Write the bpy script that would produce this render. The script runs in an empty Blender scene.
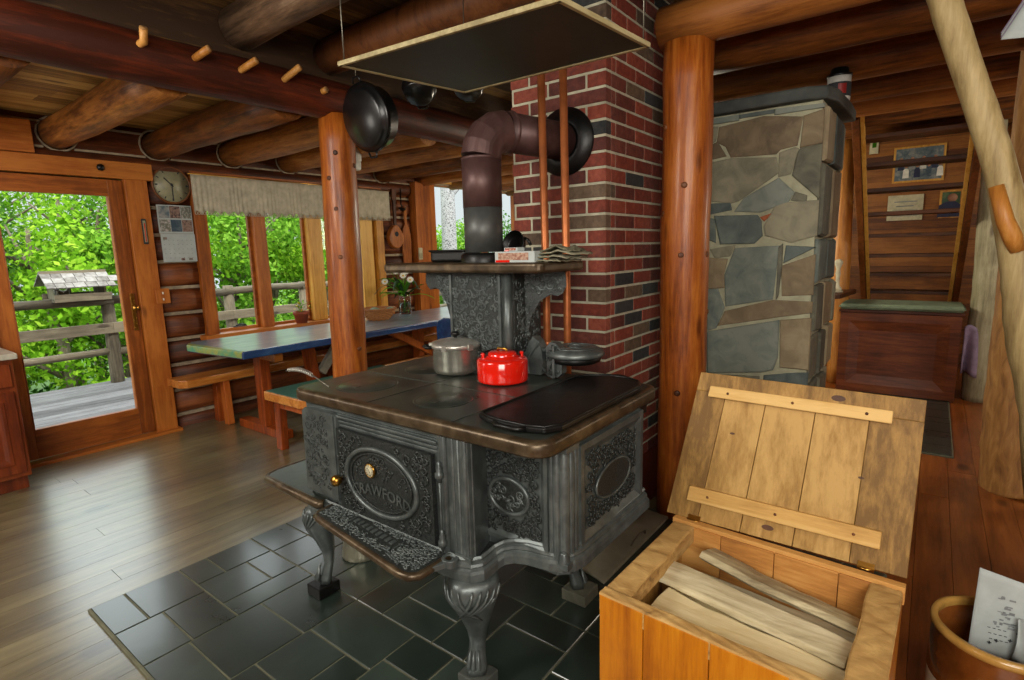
import bpy, math, random
from mathutils import Vector, Matrix
random.seed(7)
S = bpy.context.scene
COL = S.collection
PI = math.pi

# ------------------------------------------------------------------ helpers
def lin(c):
    def f(u):
        u /= 255.0
        return u / 12.92 if u <= .04045 else ((u + .055) / 1.055) ** 2.4
    return (f(c[0]), f(c[1]), f(c[2]), 1.0)

ORG = {}

class MB:
    """collects geometry (world coordinates) and links it as ONE mesh object"""
    def __init__(self):
        self.v = []; self.f = []; self.m = []; self.s = []; self.r = []

    def add(self, vs, fs, mat=0, smooth=False, rnd=None):
        b = len(self.v)
        self.v.extend([tuple(p) for p in vs])
        if rnd is None:
            rnd = random.random()
        for q in fs:
            self.f.append(tuple(b + i for i in q)); self.m.append(mat); self.s.append(smooth); self.r.append(rnd)
        return self

    def box(self, c, s, rot=None, mat=0, rnd=None, taper=1.0):
        hx, hy, hz = s[0] / 2, s[1] / 2, s[2] / 2
        vs = []
        for z in (-1, 1):
            t = taper if z > 0 else 1.0
            for x, y in ((-1, -1), (1, -1), (1, 1), (-1, 1)):
                vs.append(Vector((x * hx * t, y * hy * t, z * hz)))
        if rot is not None:
            M = rot if isinstance(rot, Matrix) else Matrix.Rotation(rot, 3, 'Z')
            vs = [M @ p for p in vs]
        c = Vector(c)
        return self.add([p + c for p in vs], [(3, 2, 1, 0), (4, 5, 6, 7), (0, 1, 5, 4), (1, 2, 6, 5), (2, 3, 7, 6), (3, 0, 4, 7)], mat, False, rnd)

    def bx(self, x0, x1, y0, y1, z0, z1, mat=0, rnd=None):
        return self.box(((x0 + x1) / 2, (y0 + y1) / 2, (z0 + z1) / 2), (abs(x1 - x0), abs(y1 - y0), abs(z1 - z0)), None, mat, rnd)

    def beam(self, p0, p1, w, h, up=(0, 0, 1), mat=0, rnd=None):
        p0 = Vector(p0); p1 = Vector(p1)
        d = (p1 - p0); L = d.length; d.normalize()
        u = Vector(up); sd = d.cross(u)
        if sd.length < 1e-4: sd = d.cross(Vector((1, 0, 0)))
        sd.normalize(); u = sd.cross(d)
        M = Matrix((d, sd, u)).transposed()
        return self.box((p0 + p1) / 2, (L, w, h), M, mat, rnd)

    def tube(self, pts, rad, n=10, mat=0, rnd=None, caps=True, smooth=True, wob=0.0, closed=False):
        pts = [Vector(p) for p in pts]
        k = len(pts)
        if not isinstance(rad, (list, tuple)): rad = [rad] * k
        vs = []; ref = None
        for i, p in enumerate(pts):
            if closed: t = pts[(i + 1) % k] - pts[i - 1]
            else: t = pts[min(i + 1, k - 1)] - pts[max(i - 1, 0)]
            if t.length < 1e-9: t = Vector((0, 0, 1))
            t.normalize()
            if ref is None:
                ref = Vector((0, 0, 1)) if abs(t.z) < .9 else Vector((1, 0, 0))
            a = (ref - t * ref.dot(t))
            if a.length < 1e-5:
                a = Vector((0, 1, 0)) - t * t.y
            a.normalize(); b = t.cross(a); ref = a
            for j in range(n):
                an = 2 * PI * j / n
                r = rad[i] * (1 + wob * (random.random() - .5))
                vs.append(p + (a * math.cos(an) + b * math.sin(an)) * r)
        fs = []
        m = k if closed else k - 1
        for i in range(m):
            i2 = (i + 1) % k
            for j in range(n):
                j2 = (j + 1) % n
                fs.append((i * n + j, i * n + j2, i2 * n + j2, i2 * n + j))
        if rnd is None: rnd = random.random()
        self.add(vs, fs, mat, smooth, rnd)
        if caps and not closed:
            b0 = len(self.v) - len(vs)
            self.f.append(tuple(b0 + j for j in reversed(range(n)))); self.m.append(mat); self.s.append(False); self.r.append(rnd)
            self.f.append(tuple(b0 + (k - 1) * n + j for j in range(n))); self.m.append(mat); self.s.append(False); self.r.append(rnd)
        return self

    def cyl(self, p0, p1, r0, r1=None, n=24, mat=0, rnd=None, smooth=True):
        return self.tube([p0, p1], [r0, r0 if r1 is None else r1], n, mat, rnd, True, smooth)

    def lathe(self, prof, c=(0, 0, 0), axis=(0, 0, 1), n=32, mat=0, rnd=None, smooth=True, mod=None):
        """prof: list of (r, z); closed at ends when r = 0"""
        ax = Vector(axis).normalized()
        a = Vector((1, 0, 0)) if abs(ax.x) < .9 else Vector((0, 1, 0))
        a = (a - ax * a.dot(ax)).normalized(); b = ax.cross(a); c = Vector(c)
        vs = []; fs = []
        for r, z in prof:
            for j in range(n):
                an = 2 * PI * j / n
                rr = r * (mod(an) if mod else 1)
                vs.append(c + ax * z + (a * math.cos(an) + b * math.sin(an)) * rr)
        for i in range(len(prof) - 1):
            for j in range(n):
                j2 = (j + 1) % n
                fs.append((i * n + j, i * n + j2, (i + 1) * n + j2, (i + 1) * n + j))
        return self.add(vs, fs, mat, smooth, rnd)

    def prism(self, poly, fn, d0, d1, mat=0, rnd=None, inset=0.0, smooth=False):
        """poly: 2-d outline; fn(u, v, d) -> world; extruded from d0 to d1, top shrunk about its centre by inset"""
        n = len(poly)
        cu = sum(p[0] for p in poly) / n; cv = sum(p[1] for p in poly) / n
        vs = [fn(u, v, d0) for u, v in poly]
        if inset:
            vs += [fn(u, v, d0 + (d1 - d0) * .65) for u, v in poly]
            top = []
            for u, v in poly:
                L = math.hypot(u - cu, v - cv) or 1
                k = max(0, 1 - inset / L)
                top.append((cu + (u - cu) * k, cv + (v - cv) * k))
            vs += [fn(u, v, d1) for u, v in top]; lay = 3
        else:
            vs += [fn(u, v, d1) for u, v in poly]; lay = 2
        fs = [tuple(reversed(range(n))), tuple(range((lay - 1) * n, lay * n))]
        for l in range(lay - 1):
            for i in range(n):
                j = (i + 1) % n
                fs.append((l * n + i, l * n + j, (l + 1) * n + j, (l + 1) * n + i))
        return self.add(vs, fs, mat, smooth, rnd)

    def grid(self, fn, nu, nv, mat=0, rnd=None, smooth=True):
        vs = [fn(i / nu, j / nv) for i in range(nu + 1) for j in range(nv + 1)]
        fs = [(i * (nv + 1) + j, (i + 1) * (nv + 1) + j, (i + 1) * (nv + 1) + j + 1, i * (nv + 1) + j + 1) for i in range(nu) for j in range(nv)]
        return self.add(vs, fs, mat, smooth, rnd)

    def build(self, name, mats, parent=None, origin=None, bevel=0.0, seg=2, fix=True):
        if not isinstance(mats, (list, tuple)): mats = [mats]
        if parent is not None: origin = ORG[parent.name]
        elif origin is None:
            xs = [p[0] for p in self.v]; ys = [p[1] for p in self.v]; zs = [p[2] for p in self.v]
            origin = ((min(xs) + max(xs)) / 2, (min(ys) + max(ys)) / 2, min(zs))
        me = bpy.data.meshes.new(name)
        ox, oy, oz = origin
        me.from_pydata([(x - ox, y - oy, z - oz) for x, y, z in self.v], [], self.f)
        for mt in mats: me.materials.append(mt)
        me.polygons.foreach_set('material_index', self.m)
        me.polygons.foreach_set('use_smooth', self.s)
        at = me.attributes.new('rnd', 'FLOAT', 'FACE')
        at.data.foreach_set('value', self.r)
        me.update()
        if fix:
            import bmesh
            bm = bmesh.new(); bm.from_mesh(me)
            bmesh.ops.recalc_face_normals(bm, faces=bm.faces)
            bm.to_mesh(me); bm.free()
        o = bpy.data.objects.new(name, me); COL.objects.link(o)
        if parent is not None: o.parent = parent
        else: o.location = origin
        ORG[o.name] = origin
        if bevel:
            b = o.modifiers.new('Bevel', 'BEVEL'); b.width = bevel; b.segments = seg
            b.limit_method = 'ANGLE'; b.angle_limit = math.radians(35)
        return o

def tag(o, label, cat, group=None, kind=None):
    if label: o['label'] = label
    if cat: o['category'] = cat
    if group: o['group'] = group
    if kind: o['kind'] = kind
    return o

def thing(name, loc, label, cat, group=None, kind=None):
    o = bpy.data.objects.new(name, None); COL.objects.link(o)
    o.empty_display_size = .05
    o.location = loc; ORG[o.name] = tuple(loc)
    return tag(o, label, cat, group, kind)

# ------------------------------------------------------------------ materials
def newmat(name):
    m = bpy.data.materials.new(name); m.use_nodes = True
    nt = m.node_tree; nt.nodes.clear()
    out = nt.nodes.new('ShaderNodeOutputMaterial')
    p = nt.nodes.new('ShaderNodeBsdfPrincipled')
    nt.links.new(p.outputs[0], out.inputs[0])
    return m, nt, p, out

def node(nt, typ, **kw):
    n = nt.nodes.new(typ)
    for k, v in kw.items():
        if k in n.inputs: n.inputs[k].default_value = v
        else: setattr(n, k, v)
    return n

def ramp(nt, stops):
    r = nt.nodes.new('ShaderNodeValToRGB')
    el = r.color_ramp.elements
    el[0].position = stops[0][0]; el[0].color = lin(stops[0][1])
    el[1].position = stops[-1][0]; el[1].color = lin(stops[-1][1])
    for p, c in stops[1:-1]:
        e = el.new(p); e.color = lin(c)
    return r

def mat(name, stops, scale=(6, 6, 6), nscale=2.0, rough=.5, metal=0.0, bump=.1, detail=5.0, distort=.4, var=.35, spec=.5, coat=0.0, knots=False, bscale=1.0, rvar=0.0, grain=0.0):
    """noise-driven colour with a per-piece brightness shift read from the face attribute"""
    m, nt, p, out = newmat(name)
    tc = nt.nodes.new('ShaderNodeTexCoord')
    mp = nt.nodes.new('ShaderNodeMapping'); mp.inputs['Scale'].default_value = scale
    at = nt.nodes.new('ShaderNodeAttribute'); at.attribute_name = 'rnd'
    nt.links.new(tc.outputs['Object'], mp.inputs['Vector'])
    cmb = nt.nodes.new('ShaderNodeVectorMath'); cmb.operation = 'ADD'
    mul = nt.nodes.new('ShaderNodeVectorMath'); mul.operation = 'SCALE'; mul.inputs[0].default_value = (13.7, 7.3, 9.1)
    nt.links.new(at.outputs['Fac'], mul.inputs['Scale'])
    nt.links.new(mp.outputs[0], cmb.inputs[0]); nt.links.new(mul.outputs[0], cmb.inputs[1])
    nz = node(nt, 'ShaderNodeTexNoise', Scale=nscale, Detail=detail, Roughness=.6, Distortion=distort)
    nt.links.new(cmb.outputs[0], nz.inputs['Vector'])
    cr = ramp(nt, stops)
    nzo = nz.outputs[0]
    if grain:
        mg = nt.nodes.new('ShaderNodeMapping'); mg.inputs['Scale'].default_value = (3.6, 3.6, 3.6)
        nt.links.new(cmb.outputs[0], mg.inputs['Vector'])
        n2 = node(nt, 'ShaderNodeTexNoise', Scale=nscale, Detail=4, Roughness=.75, Distortion=.15)
        nt.links.new(mg.outputs[0], n2.inputs['Vector'])
        n3 = node(nt, 'ShaderNodeTexNoise', Scale=3.1, Detail=5, Roughness=.6, Distortion=.3)
        nt.links.new(tc.outputs['Object'], n3.inputs['Vector'])
        a1 = nt.nodes.new('ShaderNodeMath'); a1.operation = 'MULTIPLY_ADD'; a1.inputs[1].default_value = grain
        s1 = nt.nodes.new('ShaderNodeMath'); s1.operation = 'SUBTRACT'; s1.inputs[1].default_value = .5
        nt.links.new(n2.outputs[0], s1.inputs[0]); nt.links.new(s1.outputs[0], a1.inputs[0]); nt.links.new(nz.outputs[0], a1.inputs[2])
        a2 = nt.nodes.new('ShaderNodeMath'); a2.operation = 'MULTIPLY_ADD'; a2.inputs[1].default_value = grain * .8
        s2 = nt.nodes.new('ShaderNodeMath'); s2.operation = 'SUBTRACT'; s2.inputs[1].default_value = .5
        nt.links.new(n3.outputs[0], s2.inputs[0]); nt.links.new(s2.outputs[0], a2.inputs[0]); nt.links.new(a1.outputs[0], a2.inputs[2])
        nzo = a2.outputs[0]
    # value = noise + (rnd - .5) * var
    ma = nt.nodes.new('ShaderNodeMath'); ma.operation = 'MULTIPLY_ADD'
    ma.inputs[1].default_value = var; 
    sub = nt.nodes.new('ShaderNodeMath'); sub.operation = 'SUBTRACT'; sub.inputs[1].default_value = .5
    nt.links.new(at.outputs['Fac'], sub.inputs[0]); nt.links.new(sub.outputs[0], ma.inputs[0]); nt.links.new(nzo, ma.inputs[2])
    nt.links.new(ma.outputs[0], cr.inputs[0])
    colout = cr.outputs[0]
    if knots:
        vo = node(nt, 'ShaderNodeTexVoronoi', Scale=1.0)
        mp2 = nt.nodes.new('ShaderNodeMapping'); mp2.inputs['Scale'].default_value = tuple(max(1.5, s * .45) for s in scale)
        nt.links.new(tc.outputs['Object'], mp2.inputs['Vector']); nt.links.new(mp2.outputs[0], vo.inputs['Vector'])
        kr = nt.nodes.new('ShaderNodeValToRGB'); kr.color_ramp.elements[0].position = .07; kr.color_ramp.elements[0].color = (.25, .2, .2, 1)
        kr.color_ramp.elements[1].position = .12; kr.color_ramp.elements[1].color = (1, 1, 1, 1)
        nt.links.new(vo.outputs['Distance'], kr.inputs[0])
        mx = nt.nodes.new('ShaderNodeMix'); mx.data_type = 'RGBA'; mx.blend_type = 'MULTIPLY'; mx.inputs[0].default_value = .8
        nt.links.new(colout, mx.inputs[6]); nt.links.new(kr.outputs[0], mx.inputs[7]); colout = mx.outputs[2]
    nt.links.new(colout, p.inputs['Base Color'])
    p.inputs['Roughness'].default_value = rough; p.inputs['Metallic'].default_value = metal
    p.inputs['Specular IOR Level'].default_value = spec
    if rvar:
        rm = nt.nodes.new('ShaderNodeMapRange'); rm.inputs[3].default_value = max(.02, rough - rvar); rm.inputs[4].default_value = rough + rvar
        nt.links.new(nz.outputs[0], rm.inputs[0]); nt.links.new(rm.outputs[0], p.inputs['Roughness'])
    if coat: p.inputs['Coat Weight'].default_value = coat; p.inputs['Coat Roughness'].default_value = .15 if coat < .65 else .26
    if bump:
        b = nt.nodes.new('ShaderNodeBump'); b.inputs['Strength'].default_value = bump; b.inputs['Distance'].default_value = .01 * bscale
        nt.links.new(nzo, b.inputs['Height']); nt.links.new(b.outputs[0], p.inputs['Normal'])
    return m

def plain(name, c, rough=.5, metal=0.0, bump=0.0, spec=.5, coat=0.0, var=.12):
    d = tuple(max(0, int(x * (1 - var))) for x in c); l = tuple(min(255, int(x * (1 + var * .6))) for x in c)
    return mat(name, [(.3, d), (.7, l)], (14, 14, 14), 1.2, rough, metal, bump, 4, .2, .25, spec, coat)

def wood(name, dark, mid, light, axis, rough=.45, bump=.12, fine=1.0, knots=True, var=.45, coat=0.0, spec=.4):
    sc = [11 * fine] * 3; sc['xyz'.index(axis)] = 1.0 * fine
    return mat(name, [(.22, dark), (.5, mid), (.78, light)], tuple(sc), 1.6, rough, 0, bump, 6, .7, var, spec, coat, knots, grain=.75)

M = {}
M['log_x'] = wood('log_varnish_x', (54, 24, 9), (98, 48, 18), (136, 74, 32), 'x', .55, .25)
M['log_y'] = wood('log_varnish_y', (96, 54, 20), (160, 100, 42), (196, 138, 70), 'y', .5, .25)
M['log_yd'] = wood('log_varnish_dark_y', (70, 38, 14), (122, 70, 26), (158, 98, 42), 'y', .5, .25)
M['log_ym'] = wood('log_weathered_y', (70, 52, 36), (120, 92, 68), (164, 136, 108), 'y', .5)
M['beam_x'] = wood('beam_red_x', (62, 24, 10), (104, 42, 18), (130, 60, 28), 'x', .5, .2)
M['post_z'] = wood('post_varnish_z', (102, 44, 10), (158, 82, 22), (190, 112, 40), 'z', .42, .3, coat=.15)
M['chink'] = plain('chinking', (158, 142, 118), .9, var=.2)
M['plank_x'] = wood('ceiling_plank_x', (120, 84, 38), (170, 126, 62), (200, 158, 88), 'x', .6)
M['plank_dk'] = wood('ceiling_plank_shade_x', (58, 38, 20), (100, 72, 38), (150, 114, 64), 'x', .65, var=.9)  # shade of the near ceiling put into the plank colour
M['frame_x'] = wood('pine_trim_x', (124, 64, 20), (164, 90, 30), (188, 114, 46), 'x', .45)
M['frame_z'] = wood('pine_trim_z', (122, 62, 18), (162, 88, 28), (188, 112, 44), 'z', .45)
M['jamb_z'] = wood('pine_jamb_z', (170, 110, 36), (205, 148, 58), (224, 174, 84), 'z', .45)
M['floor'] = wood('floor_boards_x', (68, 63, 42), (100, 93, 64), (126, 119, 86), 'x', .32, .03, .5, True, .10, spec=1.0, coat=1.0)
M['floor_r'] = wood('floor_red_boards_x', (96, 48, 16), (134, 72, 28), (160, 94, 42), 'x', .3, .05, .6, True, .2, spec=.5)
M['slate'] = mat('slate', [(.2, (26, 36, 31)), (.55, (38, 49, 43)), (.85, (56, 68, 60))], (3, 3, 3), 1.2, .3, 0, .12, 6, .8, .3, .8, .5, rvar=.08)
M['grout'] = plain('grout', (104, 104, 84), .9)
M['iron'] = mat('cast_iron', [(.2, (66, 72, 72)), (.5, (90, 97, 96)), (.8, (116, 123, 120))], (9, 9, 9), 2.0, .38, .5, .1, 6, .3, .15, .5, rvar=.08)
M['iron_d'] = mat('cast_iron_dark', [(.2, (38, 42, 41)), (.5, (54, 58, 57)), (.8, (76, 80, 78))], (70, 70, 70), 2.0, .36, .5, .7, 3, .5, .1, .5, bscale=.5)
M['iron_top'] = mat('stove_top_iron', [(.2, (46, 51, 47)), (.5, (66, 72, 66)), (.8, (94, 99, 90))], (5, 5, 5), 2.2, .32, .5, .08, 7, .6, .15, .5, rvar=.12)
M['rim'] = mat('worn_nickel', [(.25, (52, 43, 32)), (.5, (82, 68, 50)), (.8, (124, 108, 84))], (7, 7, 7), 2.0, .34, .55, .08, 6, .5, .15, .5, rvar=.1)
M['black'] = mat('black_iron', [(.2, (9, 9, 9)), (.8, (24, 24, 23))], (9, 9, 9), 2.0, .38, .3, .15, 5, .3, .2)
M['enamel_k'] = plain('black_enamel', (16, 16, 17), .3, 0, .05, .5, .15)
M['brass'] = plain('brass', (180, 136, 62), .28, 1.0)
M['chrome'] = plain('chrome', (196, 194, 184), .32, .7)
M['steel'] = mat('steel_pot', [(.2, (150, 148, 136)), (.8, (196, 194, 182))], (4, 4, 20), 2, .26, .85, .05)
M['white'] = plain('white_paint', (226, 224, 214), .6)
M['copper'] = plain('copper', (178, 104, 58), .42, .55)
M['red'] = plain('red_enamel', (224, 30, 14), .12, 0, 0, .6, .6, .04)
M['brick1'] = mat('brick_red', [(.2, (92, 38, 26)), (.5, (122, 52, 36)), (.8, (146, 74, 54))], (20, 20, 20), 2, .8, 0, .3, 6, .3, .4)
M['brick2'] = mat('brick_dark', [(.2, (70, 32, 26)), (.5, (94, 44, 35)), (.8, (118, 62, 48))], (20, 20, 20), 2, .8, 0, .3, 6, .3, .4)
M['brick3'] = mat('brick_brown', [(.2, (64, 50, 38)), (.5, (88, 70, 54)), (.8, (110, 90, 70))], (20, 20, 20), 2, .8, 0, .3, 6, .3, .4)
M['brick4'] = mat('brick_black', [(.2, (34, 36, 38)), (.8, (66, 66, 64))], (20, 20, 20), 2, .8, 0, .3, 6, .3, .4)
M['mortar'] = plain('mortar', (184, 180, 156), .9, 0, .2)
M['redbase'] = plain('red_wood_base', (88, 30, 16), .5)
M['stone1'] = mat('fieldstone_grey', [(.2, (84, 84, 72)), (.5, (114, 112, 94)), (.8, (144, 138, 114))], (5, 5, 5), 2, .8, 0, .5, 8, .6, .5)
M['stone2'] = mat('fieldstone_blue', [(.2, (70, 80, 78)), (.5, (96, 106, 100)), (.8, (126, 132, 120))], (5, 5, 5), 2, .75, 0, .5, 8, .6, .5)
M['stone3'] = mat('fieldstone_tan', [(.2, (98, 84, 64)), (.5, (128, 112, 86)), (.8, (152, 138, 108))], (5, 5, 5), 2, .8, 0, .5, 8, .6, .5)
M['stone4'] = plain('fieldstone_rust', (168, 92, 56), .8)
M['smortar'] = plain('stone_mortar', (162, 160, 134), .95, 0, .3)
M['capslab'] = mat('cap_slate', [(.2, (44, 48, 46)), (.8, (76, 80, 74))], (5, 5, 5), 2, .7, 0, .5, 8, .5, .3)
M['pale_z'] = wood('peeled_trunk_z', (128, 106, 66), (170, 148, 100), (196, 174, 126), 'z', .55, .15, .8)
M['pale_or'] = wood('peeled_branch_orange', (150, 92, 34), (182, 120, 50), (204, 148, 78), 'z', .45, .15)
M['grey_tr'] = wood('grey_trunk_z', (130, 124, 96), (172, 166, 134), (202, 196, 166), 'z', .65, .3)
M['bark_tr'] = mat('rough_barked_trunk', [(.2, (104, 64, 26)), (.5, (164, 114, 56)), (.8, (196, 148, 82))], (14, 14, 3), 2, .65, 0, .8, 8, .8, .2)
M['box_or'] = wood('woodbox_orange_z', (150, 80, 6), (188, 112, 12), (208, 136, 26), 'z', .45, .06, .7, True, .3, coat=.1)
M['box_in'] = wood('woodbox_bare_z', (132, 92, 40), (180, 132, 64), (206, 160, 90), 'z', .7)
M['box_iny'] = wood('woodbox_bare_y', (140, 88, 38), (184, 126, 60), (206, 154, 84), 'y', .7)
M['raw_top'] = mat('rough_sawn_edge', [(.22, (66, 50, 28)), (.38, (164, 124, 66)), (.8, (212, 174, 108))], (10, 5, 18), 2, .85, 0, .5, 8, .8, .2)
M['lid'] = wood('lid_boards_z', (116, 84, 38), (160, 122, 62), (190, 152, 88), 'z', .6, .2, .9, True, .5)
M['knot'] = plain('wood_knot', (92, 58, 34), .6, var=.3)
M['cleat'] = wood('lid_cleat_y', (170, 126, 62), (202, 158, 88), (220, 182, 114), 'y', .6, .1, .8)
M['fire1'] = wood('split_pine_y', (186, 160, 106), (216, 194, 140), (232, 214, 168), 'y', .75, .25, .9, False)
M['fire2'] = wood('weathered_split_y', (126, 112, 84), (182, 168, 132), (212, 200, 166), 'y', .8, .3, .9, False)
M['crock_b'] = mat('crock_brown_glaze', [(.2, (74, 38, 14)), (.5, (112, 62, 24)), (.8, (140, 84, 36))], (6, 6, 6), 2, .15, 0, .05, 5, .3, .1, .6, .4)
M['crock_r'] = plain('crock_tan_rim', (196, 150, 76), .2, 0, 0, .6, .3)
M['crock_w'] = plain('crock_white_glaze', (214, 204, 182), .2, 0, 0, .6, .3)
M['paper'] = plain('newsprint', (176, 184, 182), .85, var=.05)
M['ink'] = plain('ink', (48, 50, 54), .8)
M['inkg'] = plain('grey_print', (128, 132, 134), .8)
M['mahog'] = wood('mahogany_y', (62, 26, 10), (100, 48, 20), (128, 68, 32), 'y', .4, .06, .8, False, .4)
M['mahog_z'] = wood('stringer_wood_z', (72, 36, 12), (108, 58, 22), (136, 80, 34), 'z', .5, .06, .8, False, .3)
M['cabinet_z'] = wood('kitchen_cabinet_z', (72, 26, 8), (112, 46, 15), (134, 64, 26), 'z', .35, .06, .8, False, .3)
M['counter'] = plain('counter', (176, 172, 156), .3)
M['sage'] = plain('sage_cushion', (128, 146, 120), .85, 0, .2)
M['tread_y'] = wood('stair_tread_y', (44, 22, 10), (74, 40, 18), (98, 58, 28), 'y', .5)
M['siding_y'] = wood('siding_y', (84, 44, 12), (124, 72, 22), (152, 96, 38), 'y', .55)
M['blue'] = mat('blue_table_paint', [(.2, (16, 44, 84)), (.5, (24, 62, 112)), (.8, (50, 92, 138))], (3, 9, 9), 2, .18, 0, .02, 5, .5, .1, .8, 1.0)
M['blue_glare'] = mat('blue_top_glare', [(.2, (74, 104, 128)), (.5, (118, 142, 156)), (.8, (160, 174, 180))], (2, 7, 7), 2, .3, 0, .02, 6, .6, .1, .8, .8)  # window glare on the blue table painted as a paler colour
M['bluegreen'] = mat('multicolour_edge', [(.15, (30, 80, 130)), (.4, (70, 140, 110)), (.6, (150, 150, 60)), (.85, (60, 120, 150))], (9, 6, 9), 1.3, .3, 0, .04)
M['teal'] = plain('teal_seat_paint', (70, 116, 104), .35)
M['bench_x'] = wood('bench_pine_x', (130, 66, 20), (180, 108, 42), (210, 144, 70), 'x', .35, coat=.2)
M['leg_z'] = wood('table_leg_z', (110, 44, 12), (158, 74, 24), (186, 102, 40), 'z', .4)
M['greyleg'] = plain('grey_brace', (146, 140, 124), .6)
M['curtain'] = plain('valance_lace', (186, 178, 156), .95, 0, .2)
M['clockface'] = plain('clock_face', (150, 146, 116), .4)
M['deck'] = wood('deck_boards_x', (84, 80, 80), (112, 108, 108), (134, 130, 130), 'x', .75)
M['rail_x'] = wood('weathered_rail_x', (72, 64, 50), (104, 94, 76), (136, 124, 102), 'x', .8)
M['rail_z'] = wood('weathered_rail_z', (72, 64, 50), (104, 94, 76), (136, 124, 102), 'z', .8)
M['shingle'] = mat('feeder_shingles', [(.2, (88, 82, 76)), (.5, (132, 126, 120)), (.8, (160, 155, 150))], (9, 9, 9), 2, .9, 0, .6)
M['grass'] = mat('grass', [(.2, (40, 74, 18)), (.8, (92, 130, 40))], (3, 3, 3), 3, .9)
M['terra'] = plain('terracotta', (150, 74, 48), .7)
M['wicker'] = mat('wicker', [(.2, (120, 66, 28)), (.8, (206, 142, 80))], (40, 40, 60), 2, .7, 0, .8)
M['petal'] = plain('white_petal', (232, 232, 222), .7)
M['yellow'] = plain('yellow_petal', (226, 190, 50), .7)
M['soot'] = plain('stove_pipe_soot', (88, 90, 88), .45, .4)
M['pipe'] = mat('stove_pipe_brown', [(.2, (66, 44, 42)), (.5, (86, 60, 57)), (.8, (106, 80, 74))], (6, 6, 3), 2, .45, .35, .1, 5, .4, .2)
M['screen'] = plain('dark_screen', (48, 52, 44), .5)
M['ashframe'] = wood('pale_frame', (140, 126, 88), (174, 160, 116), (196, 184, 142), 'x', .6, .1, 1, False)
M['wire'] = plain('wire', (120, 116, 104), .4, .8)
M['lavender'] = plain('lavender_cloth', (150, 134, 160), .9)
M['sheetgrey'] = mat('grey_sheet', [(.2, (126, 124, 104)), (.8, (160, 156, 134))], (5, 5, 5), 2, .6)
M['canred'] = plain('can_label_red', (150, 36, 34), .4)
M['fluted'] = plain('pale_fluted_metal', (150, 148, 128), .4, .6)
M['photo_b'] = mat('photo_blues', [(.3, (60, 78, 92)), (.5, (96, 110, 116)), (.7, (150, 150, 146))], (9, 9, 9), 2, .35)
M['photo_g'] = mat('photo_greens', [(.3, (34, 66, 34)), (.7, (96, 120, 56))], (9, 9, 9), 2, .35)
M['photo_m'] = mat('photo_mixed', [(.25, (54, 42, 44)), (.45, (150, 120, 108)), (.6, (88, 100, 84)), (.8, (190, 180, 176))], (30, 30, 30), 2, .5)
M['navy'] = plain('navy_cloth', (36, 42, 74), .7)
M['skin'] = plain('photo_skin', (176, 126, 100), .6)
M['cream'] = plain('cream_card', (196, 190, 158), .7)
M['darkleaf'] = plain('dark_plant_leaf', (40, 76, 36), .5, var=.3)
M['sackcloth'] = mat('crumpled_paper', [(.2, (70, 68, 50)), (.45, (126, 122, 98)), (.8, (166, 162, 138))], (26, 26, 26), 2, .8, 0, .8)
M['matchred'] = mat('matchbox_print', [(.35, (150, 62, 44)), (.5, (190, 160, 136)), (.7, (140, 90, 70))], (40, 40, 60), 2, .6)
M['bone'] = plain('bone_white', (206, 200, 172), .6)
M['violin'] = wood('instrument_wood', (110, 56, 20), (160, 92, 38), (186, 120, 60), 'z', .3)
M['dkwood'] = wood('dark_wood_z', (62, 32, 14), (92, 50, 22), (118, 70, 34), 'z', .5)
M['tilegrey'] = plain('peg_wood_end', (176, 128, 72), .7)

def glass_mat():
    m, nt, p, out = newmat('window_glass')
    nt.nodes.remove(p)
    t = nt.nodes.new('ShaderNodeBsdfTransparent'); g = nt.nodes.new('ShaderNodeBsdfGlossy'); g.inputs['Roughness'].default_value = .02
    fr = nt.nodes.new('ShaderNodeFresnel'); fr.inputs[0].default_value = 1.35
    mx = nt.nodes.new('ShaderNodeMixShader')
    ge = nt.nodes.new('ShaderNodeNewGeometry'); iv = nt.nodes.new('ShaderNodeMath'); iv.operation = 'SUBTRACT'; iv.inputs[0].default_value = 1.0
    ml = nt.nodes.new('ShaderNodeMath'); ml.operation = 'MULTIPLY'
    nt.links.new(ge.outputs['Backfacing'], iv.inputs[1]); nt.links.new(iv.outputs[0], ml.inputs[0]); nt.links.new(fr.outputs[0], ml.inputs[1])
    nt.links.new(ml.outputs[0], mx.inputs[0]); nt.links.new(t.outputs[0], mx.inputs[1]); nt.links.new(g.outputs[0], mx.inputs[2])
    nt.links.new(mx.outputs[0], out.inputs[0])
    return m
M['glass'] = glass_mat()

def clear_mat():
    m, nt, p, out = newmat('jar_glass')
    p.inputs['Base Color'].default_value = (.9, .95, .92, 1); p.inputs['Roughness'].default_value = .03
    p.inputs['Transmission Weight'].default_value = 1.0; p.inputs['IOR'].default_value = 1.3
    return m
M['jar'] = clear_mat()

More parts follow.
